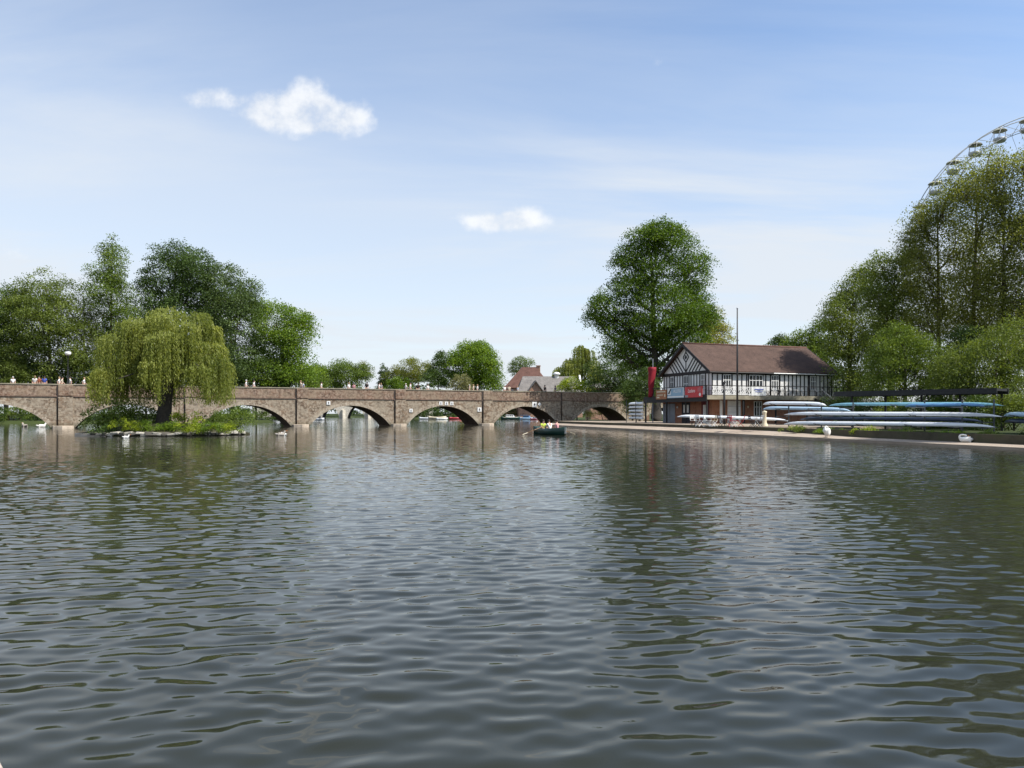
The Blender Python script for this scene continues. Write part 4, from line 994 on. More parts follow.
# ---- tables and chairs
def folding_chair(mat, seatmat, loc, rz, label, group):
    r = empty('folding_chair', loc, rz, label, 'chair', group)
    a = MB()
    for s in (-.19, .19):
        a.bar((s, -.24, 0), (s, .22, .46), .028); a.bar((s * .92, .26, 0), (s * .92, -.20, .46), .028)
    a.obj('leg_frame', M[mat], r)
    b = MB()
    for k in range(6): b.box((0, -.20 + .08 * k, .465), (.42, .06, .018))
    b.obj('seat', M[seatmat], r)
    b = MB()
    for s in (-.19, .19): b.bar((s, .20, .44), (s, .31, .88), .028)
    for k in range(3): b.box((0, .285 + .018 * k * .8, .66 + .095 * k), (.40, .018, .065))
    b.obj('backrest', M[seatmat], r); return r
def bistro_table(mat, loc, label, group):
    r = empty('bistro_table', loc, 0, label, 'table', group)
    a = MB()
    for q in range(3): an = q * 2.094; a.bar((.34 * math.cos(an), .34 * math.sin(an), 0), (-.12 * math.cos(an), -.12 * math.sin(an), .70), .03)
    a.obj('legs', M[mat], r); b = MB(); b.lathe([(0, .70), (.36, .70), (.37, .715), (.36, .73), (0, .73)], n=20); b.obj('table_top', M[mat], r); return r
GC, GT = 'folding chairs on the river terrace', 'bistro tables on the river terrace'
for px, Y, mat, seat, rz, lab in [
    (694, 60.5, 'black_metal', 'white_paint', .4, 'white slatted folding chair at the left end of the terrace row'), (699.5, 60.0, 'white_paint', 'white_paint', 2.2, 'all white folding chair, second from the left end of the row'),
    (708, 59.5, 'white_paint', 'white_paint', 1.0, 'all white folding chair, third from the left end of the row'), (713.5, 60.5, 'white_paint', 'cream', -1.2, 'cream seated folding chair on white legs'),
    (722, 59.0, 'black_metal', 'ink', .7, 'black folding chair left of the pink red table'), (727.5, 59.5, 'black_metal', 'maroon', -.8, 'dark red folding chair on black legs'),
    (734, 58.0, 'white_paint', 'sign_red', 1.7, 'red folding chair on white legs in front of the tall flagpole'), (740.5, 58.5, 'sign_red', 'sign_red', -1.9, 'all red folding chair right of the tall flagpole'),
    (753, 57.5, 'black_metal', 'ink', .9, 'all black folding chair with crossed legs, left of a pair'), (758.5, 57.3, 'black_metal', 'steel', -2.4, 'grey seated folding chair with crossed black legs, right of a pair')]:
    folding_chair(mat, seat, (atx(px, Y), Y, GZ), rz, lab, GC)
for px, Y, mat, lab in [(696.8, 61.5, 'steel', 'grey round bistro table at the left end of the terrace'), (711, 61, 'white_paint', 'white round bistro table between white chairs'), (730.5, 60, 'sign_red', 'red round bistro table by the tall flagpole'), (756, 59, 'white_paint', 'white round bistro table behind the black chairs')]:
    bistro_table(mat, (atx(px, Y), Y, GZ), lab, GT)
for k, (x, y, mat, lab) in enumerate([(7.2, -1.0, 'white_paint', 'white chair on the balcony right of the french doors'), (8.5, -.9, 'white_paint', 'white chair on the balcony under the right hand window'), (10.3, -1.0, 'white_paint', 'white chair on the balcony nearest the outside stair'), (6.4, -.7, 'black_metal', 'black chair on the balcony in front of the french doors')]):
    folding_chair(mat, mat, cw(x, y, ZB), CA + k * 1.3, lab, 'chairs on the club balcony')
for x, lab in ((7.8, 'white round table on the balcony between two white chairs'), (9.5, 'white round table on the balcony toward its right end')): bistro_table('white_paint', cw(x, -.95, ZB), lab, 'tables on the club balcony')
# cream post by the racks
X, Y, _ = at(764.5, 420, 62); r = empty('cream_post', (X, Y, GZ), 0, 'stubby cream post with flared foot left of the boat racks', 'post')
m = MB(); m.lathe([(.28, 0), (.26, .1), (.17, .3), (.15, 1.0), (.19, 1.1), (.19, 1.2), (.0, 1.26)], n=12); m.obj('post', M['cream'], r, smooth=True)
# ------------------------------------------------------------------ boats
def hull_mesh(L, B, D, mat, n=18, sheer=.25, stern=.0, flip=False, tumble=1.0, pw=2.4, taper=0):
    """open hull with thickness: bow at +x; stern fraction keeps a transom; returns MB"""
    mb = MB(); k = 9
    def section(t, sc):
        x = -L / 2 + L * t; q = abs(2 * t - 1)
        w = (1 - q ** pw) if t > .5 else max(1 - q ** pw, stern)
        hw = B / 2 * w * sc; top = D * (1 + sheer * (2 * t - 1) ** 2); bot = D * .35 * max(0, 2 * t - 1) ** 4 + taper * D * q ** 11
        out = []
        for j in range(k):
            a = math.pi * j / (k - 1); y = -hw * math.cos(a) ; s = math.sin(a) ** .7
            out.append((x * (1 if sc == 1 else .985), math.copysign(abs(y) ** tumble * (hw ** (1 - tumble) if hw > 0 else 0), y) if hw > 1e-6 else 0, top + (bot - top) * s * (1 if sc == 1 else .93)))
        return out
    for sc in (1, .93):
        base = len(mb.v)
        for i in range(n + 1): mb.v += section(i / n, sc)
        for i in range(n):
            for j in range(k - 1):
                a = base + i * k + j; f = (a, a + k, a + k + 1, a + 1)
                mb.f.append(f if sc == 1 else f[::-1])
    o = (n + 1) * k
    for i in range(n):
        for j in (0, k - 1):
            a, b = i * k + j, (i + 1) * k + j; f = (a, o + a, o + b, b); mb.f.append(f if j == 0 else f[::-1])
    mb.f.append(tuple(range(k))); mb.f.append(tuple(o + j for j in reversed(range(k))))
    if flip: mb.v = [(x, -y, -z) for x, y, z in mb.v]
    return mb
def between(a, b): a, b = Vector(a), Vector(b); d = b - a; return a.lerp(b, .5), math.atan2(d.y, d.x), d.length, math.atan2(d.z, math.hypot(d.x, d.y))
def shell_boat(px0, py0, Y0, px1, py1, Y1, mat, label, B=.60, D=.24, riggers=6):
    """long slim racing shell lying keel up on the rack, from one pixel end to the other"""
    mid, rz, L, tilt = between(at(px0, py0, Y0), at(px1, py1, Y1))
    r = empty('rowing_shell', mid, rz, label, 'rowing boat', 'racing shells on the racks'); r.rotation_euler = (0, -tilt, rz)
    hull_mesh(L, B, D, None, 24, .04, flip=True, pw=5.5, taper=.85).obj('hull', M[mat], r, loc=(0, 0, D * .5), smooth=True)
    if riggers:
        m = MB()
        for k in range(riggers):
            x = L * (-.28 + .56 * k / max(1, riggers - 1)); s = 1 if k % 2 else -1
            m.tube([(x - .2, s * B * .45, -D * .45), (x, s * B * 1.2, -D * .15), (x + .2, s * B * .45, -D * .45)], .02, 5)
        m.tube([(-L * .3, 0, -D * .3), (L * .3, 0, -D * .3)], .02, 5); m.obj('riggers', M['black_metal'], r)
    return r
S = shell_boat
S(677, 415.6, 66, 790, 419.5, 61.5, 'hull_white', 'long white shell lying lowest, left of the racks behind the terrace chairs', .60, .25)
S(763, 403.0, 60, 827, 403.6, 54.5, 'hull_white', 'short white shell on top of the left end of the racks', .60, .26, 3)
S(829, 404.3, 55, 1006, 403.6, 43.5, 'hull_teal', 'long teal blue shell on the topmost rack', .58, .22)
S(905, 405.2, 47, 986, 404.4, 43.0, 'hull_blue', 'bright blue shell lying half behind the teal one', .5, .2, 3)
S(763, 407.8, 61, 852, 409.3, 54, 'hull_pale_blue', 'pale blue shell just beneath the short white one', .56, .26, 4)
S(784, 413.3, 57.5, 1006, 414.3, 42.3, 'hull_white', 'longest white shell on the middle rack, reaching furthest right', .60, .25)
S(800, 418.2, 58.5, 985, 419.2, 44.5, 'hull_dark', 'dark navy shell in the gap between two white ones', .54, .25)
S(784, 422.6, 56.8, 999, 424.8, 41.9, 'hull_white', 'long white shell on the lowest rack above the ivy', .60, .25)
S(1004, 414.0, 44.5, 1100, 415.5, 36, 'hull_pale_blue', 'grey blue shell at the right edge, cut by the picture frame', .58, .26, 3)
S(1004, 420.5, 44.5, 1100, 422.5, 36.3, 'hull_dark', 'dark shell at the right edge under a grey blue one', .58, .26, 3)
# racks: upright posts with arms that carry the shells
def rack(px, Y, label, levels, top):
    X = atx(px, Y); r = empty('boat_rack', (X, Y, .5), math.atan2(15, -6.3), label, 'rack', 'boat racks along the bank')
    m = MB(); m.tube([(0, -.75, -.2), (0, -.75, top - .5)], .05, 6); m.obj('upright', M['rack_metal'], r)
    for z in levels: m = MB(); m.bar((0, -.75, z - .5), (0, .5, z - .5), .05); m.obj('arm', M['rack_metal'], r)
for px, Y, lab in ((781, 57.6, 'boat rack frame furthest left, at the hull tips'), (813.5, 54.6, 'boat rack frame second from the left, near the standing swan'), (845, 52.2, 'boat rack frame third from the left, before the dark shelter'),
                   (916, 47.2, 'boat rack frame third from the right under the teal shell'), (953.5, 45.0, 'boat rack frame second from the right, above the resting swan'), (985, 43.1, 'boat rack frame furthest right, by the right hand hull tips')):
    rack(px, Y, lab, (.80, 1.12, 1.42, 2.0), 2.45)
# dark open shelter with a flat roof behind the racks
p0, p1 = at(1002, 391, 49.0), at(842, 392, 57.0); mid, rz, L, _ = between((p0[0], p0[1], 0), (p1[0], p1[1], 0))
sh = empty('boat_shelter', (mid.x, mid.y, .5), rz, 'long dark flat roofed open shelter behind the boat racks', 'shelter')
m = MB(); m.box((0, 0, 2.66), (L, 2.2, .16)); m.box((0, 1.1, 2.58), (L + .1, .1, .36)); m.box((0, -1.1, 2.58), (L + .1, .1, .36)); m.obj('roof', M['timber'], sh)
for k in range(5):
    for s in (-1,): m = MB(); x = -L / 2 + .3 + (L - .6) * k / 4; m.box((x, s * .95, 1.1), (.12, .12, 2.9)); m.obj('post', M['timber'], sh)

# stack of upturned canoes beside the club
X, Y, _ = at(642, 420, 84); r = empty('canoe_rack', (X, Y, GZ), R(12), 'dark metal rack holding a stack of white canoes left of the club', 'rack')
m = MB()
for sx in (-.62, .62):
    for y in (0.3, 3.2): m.tube([(sx, y, 0), (sx, y, 2.5)], .04, 6)
for k in range(5):
    for y in (.3, 3.2): m.bar((-.62, y, .42 + .4 * k), (.62, y, .42 + .4 * k), .04)
m.obj('frame', M['rack_metal'], r)
for k in range(5):
    c, s = math.cos(R(12)), math.sin(R(12)); lx, ly = 0, 1.8
    o = empty('canoe', (X - ly * s, Y + ly * c, GZ + .46 + .4 * k), R(102), ['lowest of five white canoes stacked in the rack', 'second lowest of five white canoes in the rack', 'middle one of five white canoes in the rack', 'second highest of five white canoes in the rack', 'topmost of five white canoes in the rack'][k], 'canoe', 'white canoes in the rack')
    hull_mesh(4.4, .95, .26, None, 14, .3, flip=True, pw=3.0).obj('hull', M['hull_white'], o, loc=(0, 0, .26), smooth=True)
    m = MB(); m.bar((0, -.42, .06), (0, .42, .06), .05, .03); m.obj('thwart', M['varnish'], o)

# the green rowing boat with three people
RX, RY = atx(551.5, 59), 59.0; RZ = R(-63)
rb = empty('rowing_boat', (RX, RY, 0), RZ, 'dark green wooden rowing boat carrying three people on the river', 'rowing boat')
hull_mesh(4.3, 1.45, .58, None, 18, .35, stern=.62, pw=2.6).obj('hull', M['hull_green'], rb, loc=(0, 0, -.14), smooth=True)
m = MB()
for x in (-1.35, -.25, .85): m.box((x, 0, .26), (.26, 1.15, .035))
m.obj('bench', M['varnish'], rb)
m = MB(); m.box((2.06, 0, .36), (.08, .10, .46)); m.obj('stem_post', M['hull_white'], rb)
m = MB(); m.box((-2.10, 0, .25), (.06, .85, .5)); m.obj('transom', M['hull_green'], rb)
m = MB()
for s in (-1, 1): m.tube([(-.62, s * .69, .50), (-.62, s * .69, .62)], .03, 6)
m.obj('rowlock', M['steel'], rb)
def rpos(x, y, z): c, s = math.cos(RZ), math.sin(RZ); return (RX + x * c - y * s, RY + x * s + y * c, z)
G3 = 'people in the green rowing boat'
person('sit', rpos(-1.35, .0, -.12), RZ + R(90), 'lime', 'denim', 'dark', 'person in lime green jacket sitting in the stern of the rowing boat', G3)
person('row', rpos(-.20, .0, -.12), RZ + R(-90), 'white', 'navy', 'dark', 'person in white shirt rowing in the middle of the boat', G3)
person('sit', rpos(.90, .0, -.10), RZ + R(-62), 'pink', 'black', 'dark', 'person in pale pink top sitting in the bow of the rowing boat', G3)
for s, lab in ((1, 'wooden oar on the far side of the green rowing boat'), (-1, 'wooden oar on the near side of the green rowing boat')):
    a, b = Vector(rpos(-.70, s * .22, .66)), Vector(rpos(-.35, s * 2.35, .02)); d = (b - a).normalized()
    o = empty('oar', a, 0, lab, 'oar', 'oars of the green rowing boat')
    m = MB(); m.tube([(0, 0, 0), tuple((b - a) * .8)], [.028, .022], 6); m.obj('shaft', M['varnish'], o, smooth=True)
    m = MB(); m.bar(tuple((b - a) * .78), tuple(b - a), .14, .02); m.obj('blade', M['cream'], o)

# ---- boats moored beyond the bridge
def cruiser(px, Y, rz, L, hullm, cabm, label, canopy=None):
    r = empty('moored_boat', (atx(px, Y), Y, 0), rz, label, 'boat', 'boats moored beyond the bridge'); B = L * .30
    hull_mesh(L, B, L * .14, None, 14, .3, stern=.8, pw=2.6).obj('hull', M[hullm], r, loc=(0, 0, -.15), smooth=True)
    z = L * .14 - .15
    m = MB(); m.span((-L * .38, -B * .42, z - .1), (L * .30, B * .42, z)); m.obj('deck', M['cream'], r)
    m = MB(); m.extr([(-L * .25, z), (L * .25, z), (L * .14, z + L * .13), (-L * .23, z + L * .14)], lambda u, v, s: (u, -B * .34 + B * .68 * s, v)); m.obj('cabin', M[cabm], r)
    m = MB()
    for s in (-1, 1):
        for k in range(4): x = -L * .19 + k * L * .09; m.box((x, s * B * .345, z + L * .085), (L * .065, .03, L * .05))
    m.obj('window', M['glass'], r)
    if canopy: m = MB(); m.extr([(-L * .42, z + L * .16), (0, z + L * .18), (0, z + L * .19), (-L * .42, z + L * .175)], lambda u, v, s: (u, -B * .4 + B * .8 * s, v)); m.bar((-L * .4, -B * .35, z), (-L * .4, -B * .35, z + L * .165), .06); m.bar((-L * .4, B * .35, z), (-L * .4, B * .35, z + L * .165), .06); m.obj('canopy', M[canopy], r)
    return r
cruiser(316.5, 200, R(160), 4.2, 'hull_white', 'hull_dark', 'small white launch with dark cabin left of the far bridge arch', 'hull_dark')
cruiser(510.5, 222, R(8), 5.6, 'hull_green', 'white_paint', 'white cabin cruiser with dark green hull beyond the shaded arch')
cruiser(527, 226, R(-14), 4.6, 'hull_pale_blue', 'hull_blue', 'pale blue boat with bright blue cabin beyond the shaded arch', 'hull_blue')
cruiser(535.5, 214, R(-35), 3.0, 'hull_red', 'hull_white', 'small red boat with white cabin beyond the shaded arch')
for px, Y, rz, L, hm, lab in ((426, 236, .1, 4.2, 'hull_white', 'small white open boat furthest left below the arch with three plates'), (437.5, 233, -.15, 5.6, 'cream', 'long cream open boat in the middle of the arch with three plates'),
                              (442, 226, .2, 3.4, 'white_paint', 'short cream white dinghy in front of the long cream boat'), (455.5, 236, .3, 4.2, 'hull_red', 'faded red open boat at the right below the arch with three plates'), (432, 238, -.3, 3.4, 'hull_dark', 'dark open boat between white and cream ones')):
    r = empty('moored_dinghy', (atx(px, Y), Y, 0), rz, lab, 'boat', 'boats moored beyond the bridge')
    hull_mesh(L, L * .34, L * .15, None, 12, .3, stern=.7).obj('hull', M[hm], r, loc=(0, 0, -.12), smooth=True)
    m = MB()
    for x in (-.2, .15): m.box((x * L, 0, L * .07), (.3, L * .29, .04))
    m.obj('bench', M['varnish'], r)

# ------------------------------------------------------------------ birds
def swan(loc, rz, label, resting=False, s=1.):
    r = empty('swan', loc, rz, label, 'swan', 'swans on the landing path'); r.scale = (s,) * 3
    b = Sk(); z = .16 if resting else .34
    if resting:
        b.add('body', (0, 0, z), (.20, .17)); b.add('tail', (-.30, 0, z + .02), (.12, .09), 'body'); b.add('tip', (-.47, 0, z + .06), .03, 'tail'); b.add('breast', (.24, 0, z + .02), (.15, .15), 'body')
        b.add('n1', (.34, 0, z + .16), .06, 'breast'); b.add('n2', (.27, .03, z + .27), .045, 'n1'); b.add('n3', (.12, .07, z + .27), .042, 'n2'); b.add('head', (-.02, .10, z + .22), .05, 'n3')
        bk = ((-.06, .11, z + .21), (-.14, .12, z + .18))
    else:
        b.add('body', (0, 0, z), (.17, .20)); b.add('tail', (-.16, 0, z - .16), (.10, .10), 'body'); b.add('tip', (-.22, 0, z - .25), .03, 'tail'); b.add('breast', (.11, 0, z + .15), (.14, .14), 'body')
        b.add('n1', (.13, 0, z + .28), .07, 'breast'); b.add('n2', (.06, .02, z + .36), .05, 'n1'); b.add('n3', (-.02, .05, z + .30), .045, 'n2'); b.add('head', (-.06, .10, z + .2), .05, 'n3')
        bk = ((-.08, .13, z + .17), (-.10, .17, z + .10))
    link('body', b.mesh(2), r); r.children[0].data.materials.append(M['swan_white'])
    m = MB(); m.tube(bk, [.028, .014], 6); m.obj('beak', M['beak'], r, smooth=True)
    for sg in (-1, 1): m = MB(); m.ball((-.06, sg * .155, z + .02), (.24 if resting else .13, .045, .11 if resting else .22), 10, 7); m.obj('wing', M['swan_white'], r, smooth=True)
    for sg in (-1, 1):
        m = MB(); m.tube([(.02, sg * .07, z - .06), (.03, sg * .07, .02)], .016, 5); m.box((.07, sg * .07, .012), (.12, .08, .02)); m.obj('leg', M['ink'], r)
    return r
X, Y, _ = at(826.5, 437, 47); swan((X, 47, .15), R(200), 'white swan standing upright and preening on the landing path', False, 1.0)
X, Y, _ = at(966, 440, 38.6); swan((X, 38.6, .15), R(165), 'white swan resting with head tucked back on the sunny path', True, .92)
def duck(px, Y, rz, mat, label, s=1.):
    r = empty('duck', (atx(px, Y), Y, 0), rz, label, 'duck', 'water birds on the river'); r.scale = (s,) * 3
    b = Sk(); b.add('body', (0, 0, .05), (.11, .10)); b.add('rump', (-.17, 0, .07), (.07, .06), 'body'); b.add('tail', (-.27, 0, .12), .02, 'rump'); b.add('breast', (.13, 0, .07), .085, 'body'); b.add('neck', (.19, 0, .18), .045, 'breast'); b.add('head', (.215, 0, .25), .052, 'neck')
    link('body', b.mesh(2), r); r.children[0].data.materials.append(M[mat])
    m = MB(); m.box((.29, 0, .24), (.08, .045, .02)); m.obj('beak', M['beak'], r); return r
duck(280.5, 56, .3, 'duck_grey', 'grey brown duck swimming right of the island', 1.5); duck(284, 57, 2.8, 'swan_white', 'small pale duck beside a grey brown one', 1.0)
duck(126, 50.5, .1, 'swan_white', 'pale duck floating in front of the island stones', .95)
duck(41.5, 92, .4, 'swan_white', 'white bird under the leftmost arch', 2.2); duck(24.5, 94, 2.6, 'duck_grey', 'grey bird under the leftmost arch', 2.2)
# ------------------------------------------------------------------ the willow island
IX, IY = atx(163, 58.5), 58.5
rg = random.Random(4)
def isl(a, rx=6.35, ry=4.2): return (IX + rx * math.cos(a) * (1 + .03 * math.sin(5 * a)), IY + ry * math.sin(a))
mb = MB(); n = 48; rows = [(1.0, -.9), (1.0, .14), (.93, .22), (.7, .55), (.4, .85), (.02, .95)]
for f, z in rows:
    for k in range(n): x, y = isl(2 * math.pi * k / n); mb.v.append((IX + (x - IX) * f, IY + (y - IY) * f, z))
for r_ in range(len(rows) - 1):
    for k in range(n): a = r_ * n + k; b = r_ * n + (k + 1) % n; mb.f.append((a, b, b + n, a + n))
isle = mb.obj('island_ground', M['soil'], smooth=False); tag(isle, kind='structure')
mb = MB()
for k in range(20):                                     # poured kerb along the left half of the front
    a0, a1 = R(180) + R(70) * k / 20, R(180) + R(70) * (k + 1) / 20
    p, q_, r2, s2 = isl(a0, 6.5, 4.35), isl(a1, 6.5, 4.35), isl(a1, 6.15, 4.0), isl(a0, 6.15, 4.0)
    mb.quad((*p, -.6), (*q_, -.6), (*q_, .15), (*p, .15)); mb.quad((*p, .15), (*q_, .15), (*r2, .17), (*s2, .17))
tag(mb.obj('island_kerb', M['quay_stone']), kind='structure')
def stone_block(loc, d, rz, mat, label, group):
    bm_ = MB(); bm_.box((0, 0, 0), d); bm_.v = [(x + rg.uniform(-.12, .12) * d[0] * .7, y + rg.uniform(-.1, .1) * d[1], z + rg.uniform(-.15, .15) * d[2]) for x, y, z in bm_.v]
    o = bm_.obj('edging_stone', M[mat], None, loc, bevel=.05); o.rotation_euler = (rg.uniform(-.1, .1), rg.uniform(-.1, .1), rz); tag(o, label, 'stone', group)
for k in range(30):
    a = R(236 + 122 * k / 30) + rg.uniform(-.01, .01); x, y = isl(a, 6.3, 4.15)
    dark = k % 5 in (1, 3)
    stone_block((x, y, .17 if dark else .12 + .10 * (k % 2)), (rg.uniform(.5, .85), rg.uniform(.4, .55), rg.uniform(.12, .26)), a + R(90), 'dark_stone' if dark else 'stone',
                'dark rough stone edging the front of the willow island' if dark else 'pale flat stone edging the front of the willow island', 'dark edging stones of the island' if dark else 'pale edging stones of the island')
willow('willow_tree', 'weeping willow with dark leaning trunk on the small island', 163, 58.5, 168, 304, 76, 406, 'leaf_willow', 4200, .75, .50, .19, lean=.7, seed=21, front_gap=(-.2, 1.6, 3.0))
GI = 'low plants on the willow island'
shrub('island_shrub', 'broad shrub at the left end of the island', 112, 57.6, [(100, 420, 18, 14), (118, 413, 22, 14), (135, 416, 16, 16), (108, 426, 24, 9)], 'leaf_mid', 2600, .22, .4, group=GI, seed=1)
shrub('island_shrub', 'rounded green shrub at the right end of the island', 236, 60, [(225, 419, 20, 13), (243, 418, 14, 11), (210, 422, 14, 10)], 'leaf_mid', 1900, .2, .38, group=GI, seed=2)
shrub('island_shrub', 'pale lime plant right of the willow trunk', 184, 56.5, [(182, 416, 8, 6), (197, 418, 9, 6)], 'leaf_lime', 500, .17, .25, group=GI, seed=3)
shrub('island_shrub', 'mid green shrub left of the willow trunk', 143, 59, [(140, 411, 16, 12), (155, 417, 12, 9)], 'leaf_mid', 1100, .2, .35, group=GI, seed=4)
for k, (px, w_, hy, mat, lab) in enumerate([(128, 13, 421, 'leaf_lime', 'bright herb clump fifth along, left of the trunk'), (148, 13, 422, 'leaf_bright', 'leafy herb clump in front of the willow trunk, left side'), (170, 14, 423, 'leaf_bright', 'leafy herb clump in front of the trunk, right side'),
                                       (190, 13, 422, 'leaf_lime', 'yellow green herb clump right of the trunk'), (208, 13, 423, 'leaf_bright', 'herb clump nearing the right tip of the island'), (226, 14, 424, 'leaf_lime', 'last herb clump at the right tip of the island'), (108, 14, 427, 'leaf_dark', 'dark herb clump on the left front edge of the island')]):
    shrub('herb_clump', lab, px, 54.85 + .25 * (k % 3), [(px - 5, hy + 4, w_ * .8, 6), (px + 5, hy + 5, w_ * .8, 6), (px, hy + 2, w_ * .6, 6)], mat, 800, .15, .22, group='herbs along the island edge', seed=k + 10, base=.25)

# ------------------------------------------------------------------ trees beyond the left of the bridge
GL = 'trees on the left bank'
T = tree
T('broad_tree', 'broad olive tree with twiggy crown left of the lamp post', 52, 130, [(45, 318, 36, 36), (26, 328, 26, 34), (66, 312, 22, 32), (50, 288, 22, 19), (45, 358, 42, 26), (20, 300, 18, 16), (78, 340, 18, 30)], 'leaf_olive', 28500, 0.43, 1.06, trunk_r=.5, group=GL, seed=1, fork_to=.7)
T('broad_tree', 'dark tree at the far left edge behind the olive one', 6, 130, [(6, 308, 26, 25), (0, 335, 30, 30), (22, 300, 15, 14), (-25, 315, 30, 30), (-15, 350, 40, 26)], 'leaf_dark', 17100, 0.42, 0.99, group=GL, seed=2)
T('pale_bush_tree', 'pale grey green bushy tree low at the left edge', 8, 127, [(6, 368, 24, 20), (-14, 362, 24, 22), (20, 376, 14, 12), (8, 354, 14, 12)], 'leaf_olive', 9500, 0.36, 0.78, trunk_r=.25, group=GL, seed=3)
T('bare_tree', 'sparse tree with pale bare twigs between olive and tall trees', 84, 133, [(84, 300, 12, 22), (90, 320, 14, 26), (78, 325, 12, 22), (85, 350, 16, 20)], 'leaf_grey', 2660, 0.30, 0.86, per=9, trunk_r=.3, bark='bark_pale', forks=120, group=GL, seed=4)
T('tall_tree', 'tall slender light tree with ragged top left of the dark one', 110, 134, [(113, 250, 14, 17), (106, 272, 18, 20), (120, 275, 14, 20), (110, 296, 24, 22), (122, 318, 20, 24), (98, 318, 20, 24), (112, 345, 30, 28), (113, 237, 6, 7)], 'leaf_mid', 16150, 0.44, 1.04, fill=.4, group=GL, seed=5, forks=50)
T('dense_tree', 'tallest dense dark tree with rounded top behind the willow', 175, 142, [(163, 275, 26, 34), (188, 285, 28, 36), (178, 318, 42, 42), (174, 256, 19, 16), (200, 272, 20, 22), (178, 358, 46, 30), (145, 300, 16, 36)], 'leaf_dark', 32300, 0.49, 1.16, trunk_r=.6, group=GL, seed=6, fill=.6)
T('dense_tree', 'blue green dense tree right of the tallest dark one', 232, 144, [(228, 300, 27, 36), (243, 325, 28, 38), (215, 285, 17, 20), (232, 362, 40, 26), (250, 300, 14, 20), (215, 330, 20, 40)], 'leaf_blue', 26600, 0.49, 1.17, trunk_r=.55, group=GL, seed=7, fill=.6)
T('round_tree', 'bright green round tree ending the left bank group', 283, 146, [(280, 325, 25, 24), (298, 332, 17, 18), (272, 350, 28, 22), (293, 352, 16, 15), (268, 372, 38, 15), (258, 312, 14, 14), (304, 318, 9, 9), (300, 372, 22, 13)], 'leaf_bright', 22800, 0.50, 1.17, trunk_r=.5, group=GL, seed=8)
T('low_tree', 'low bright tree just right of the round one', 318, 334, [(312, 377, 16, 12), (326, 379, 12, 11), (318, 370, 9, 7)], 'leaf_bright', 4940, 0.94, 1.83, trunk_r=0.42, group=GL, seed=9)
GU = 'undergrowth trees on the left bank'
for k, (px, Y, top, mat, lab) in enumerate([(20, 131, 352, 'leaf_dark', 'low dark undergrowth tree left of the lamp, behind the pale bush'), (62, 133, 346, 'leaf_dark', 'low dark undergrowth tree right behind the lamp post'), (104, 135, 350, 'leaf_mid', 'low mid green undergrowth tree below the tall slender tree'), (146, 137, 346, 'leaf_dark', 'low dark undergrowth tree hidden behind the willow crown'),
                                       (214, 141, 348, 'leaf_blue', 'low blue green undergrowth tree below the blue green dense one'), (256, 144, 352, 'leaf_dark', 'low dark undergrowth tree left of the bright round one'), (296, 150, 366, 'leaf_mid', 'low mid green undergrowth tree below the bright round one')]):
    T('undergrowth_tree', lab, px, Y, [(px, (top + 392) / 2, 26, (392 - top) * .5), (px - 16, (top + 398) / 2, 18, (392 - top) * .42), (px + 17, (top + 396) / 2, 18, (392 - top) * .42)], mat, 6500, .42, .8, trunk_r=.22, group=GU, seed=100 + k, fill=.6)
GM = 'trees beyond the middle of the bridge'
T('round_tree', 'mid green round tree above the arch showing the far bridge', 350, 335, [(350, 375, 22, 13), (343, 368, 13, 9), (362, 371, 12, 9), (335, 380, 12, 9)], 'leaf_mid', 7980, 0.89, 1.83, group=GM, seed=10)
T('bare_tree', 'thin twiggy tree sticking up right of a mid green one', 366, 337, [(363, 366, 7, 7), (368, 374, 8, 9)], 'leaf_grey', 494, 0.59, 1.37, per=8, trunk_r=0.31, forks=70, group=GM, seed=11)
T('conifer', 'small narrow dark conifer left of the grey olive tree', 384, 342, [(384, 379, 7, 11), (383.5, 370, 4.5, 8), (385, 386, 9, 7)], 'leaf_dark', 3420, 0.78, 0.98, trunk_r=0.31, group=GM, seed=12)
T('grey_tree', 'grey olive rounded tree left of the middle dark tree', 412, 336, [(412, 370, 19, 13), (398, 377, 13, 10), (424, 372, 12, 12)], 'leaf_brown', 7220, 0.80, 1.72, group=GM, seed=13)
T('low_tree', 'light green low tree in front of the grey olive one', 402, 332, [(402, 383, 12, 8), (392, 385, 9, 7)], 'leaf_bright', 2470, 0.80, 1.33, trunk_r=0.27, group=GM, seed=14)
T('pointed_tree', 'dark green ragged tree with a forked top near the middle', 438, 260, [(438, 372, 13, 14), (440, 359, 7, 8), (446, 377, 10, 10), (432, 378, 8, 10)], 'leaf_dark', 6460, 0.68, 1.30, group=GM, seed=15)
T('broad_tree', 'largest bright tree above the middle of the bridge', 473, 266, [(471, 360, 24, 19), (485, 371, 17, 17), (458, 366, 13, 15), (478, 350, 15, 10), (468, 349, 12, 9), (492, 360, 9, 10), (480, 382, 24, 9)], 'leaf_bright', 18050, 0.78, 1.68, trunk_r=0.71, group=GM, seed=16)
T('grey_shrub', 'dome shaped grey green shrub below the largest bright tree', 461, 253, [(461, 383, 13, 9), (466, 386, 9, 6)], 'leaf_grey', 2850, 0.55, 0.92, trunk_r=0.18, group=GM, seed=17)
T('thin_tree', 'thin see through tree behind the brown roofed house', 521, 300, [(521, 362, 9, 7), (514, 368, 7, 7), (529, 363, 7, 7), (520, 372, 10, 8)], 'leaf_mid', 2850, 0.60, 1.08, per=14, group=GM, seed=18, forks=60)
willow('willow_tree', 'pale weeping willow behind the grey slate roofs', 579, 290, 579, 345, 29, 392, 'leaf_willow', 1300, .6, .8, .62, seed=31, group=GM)
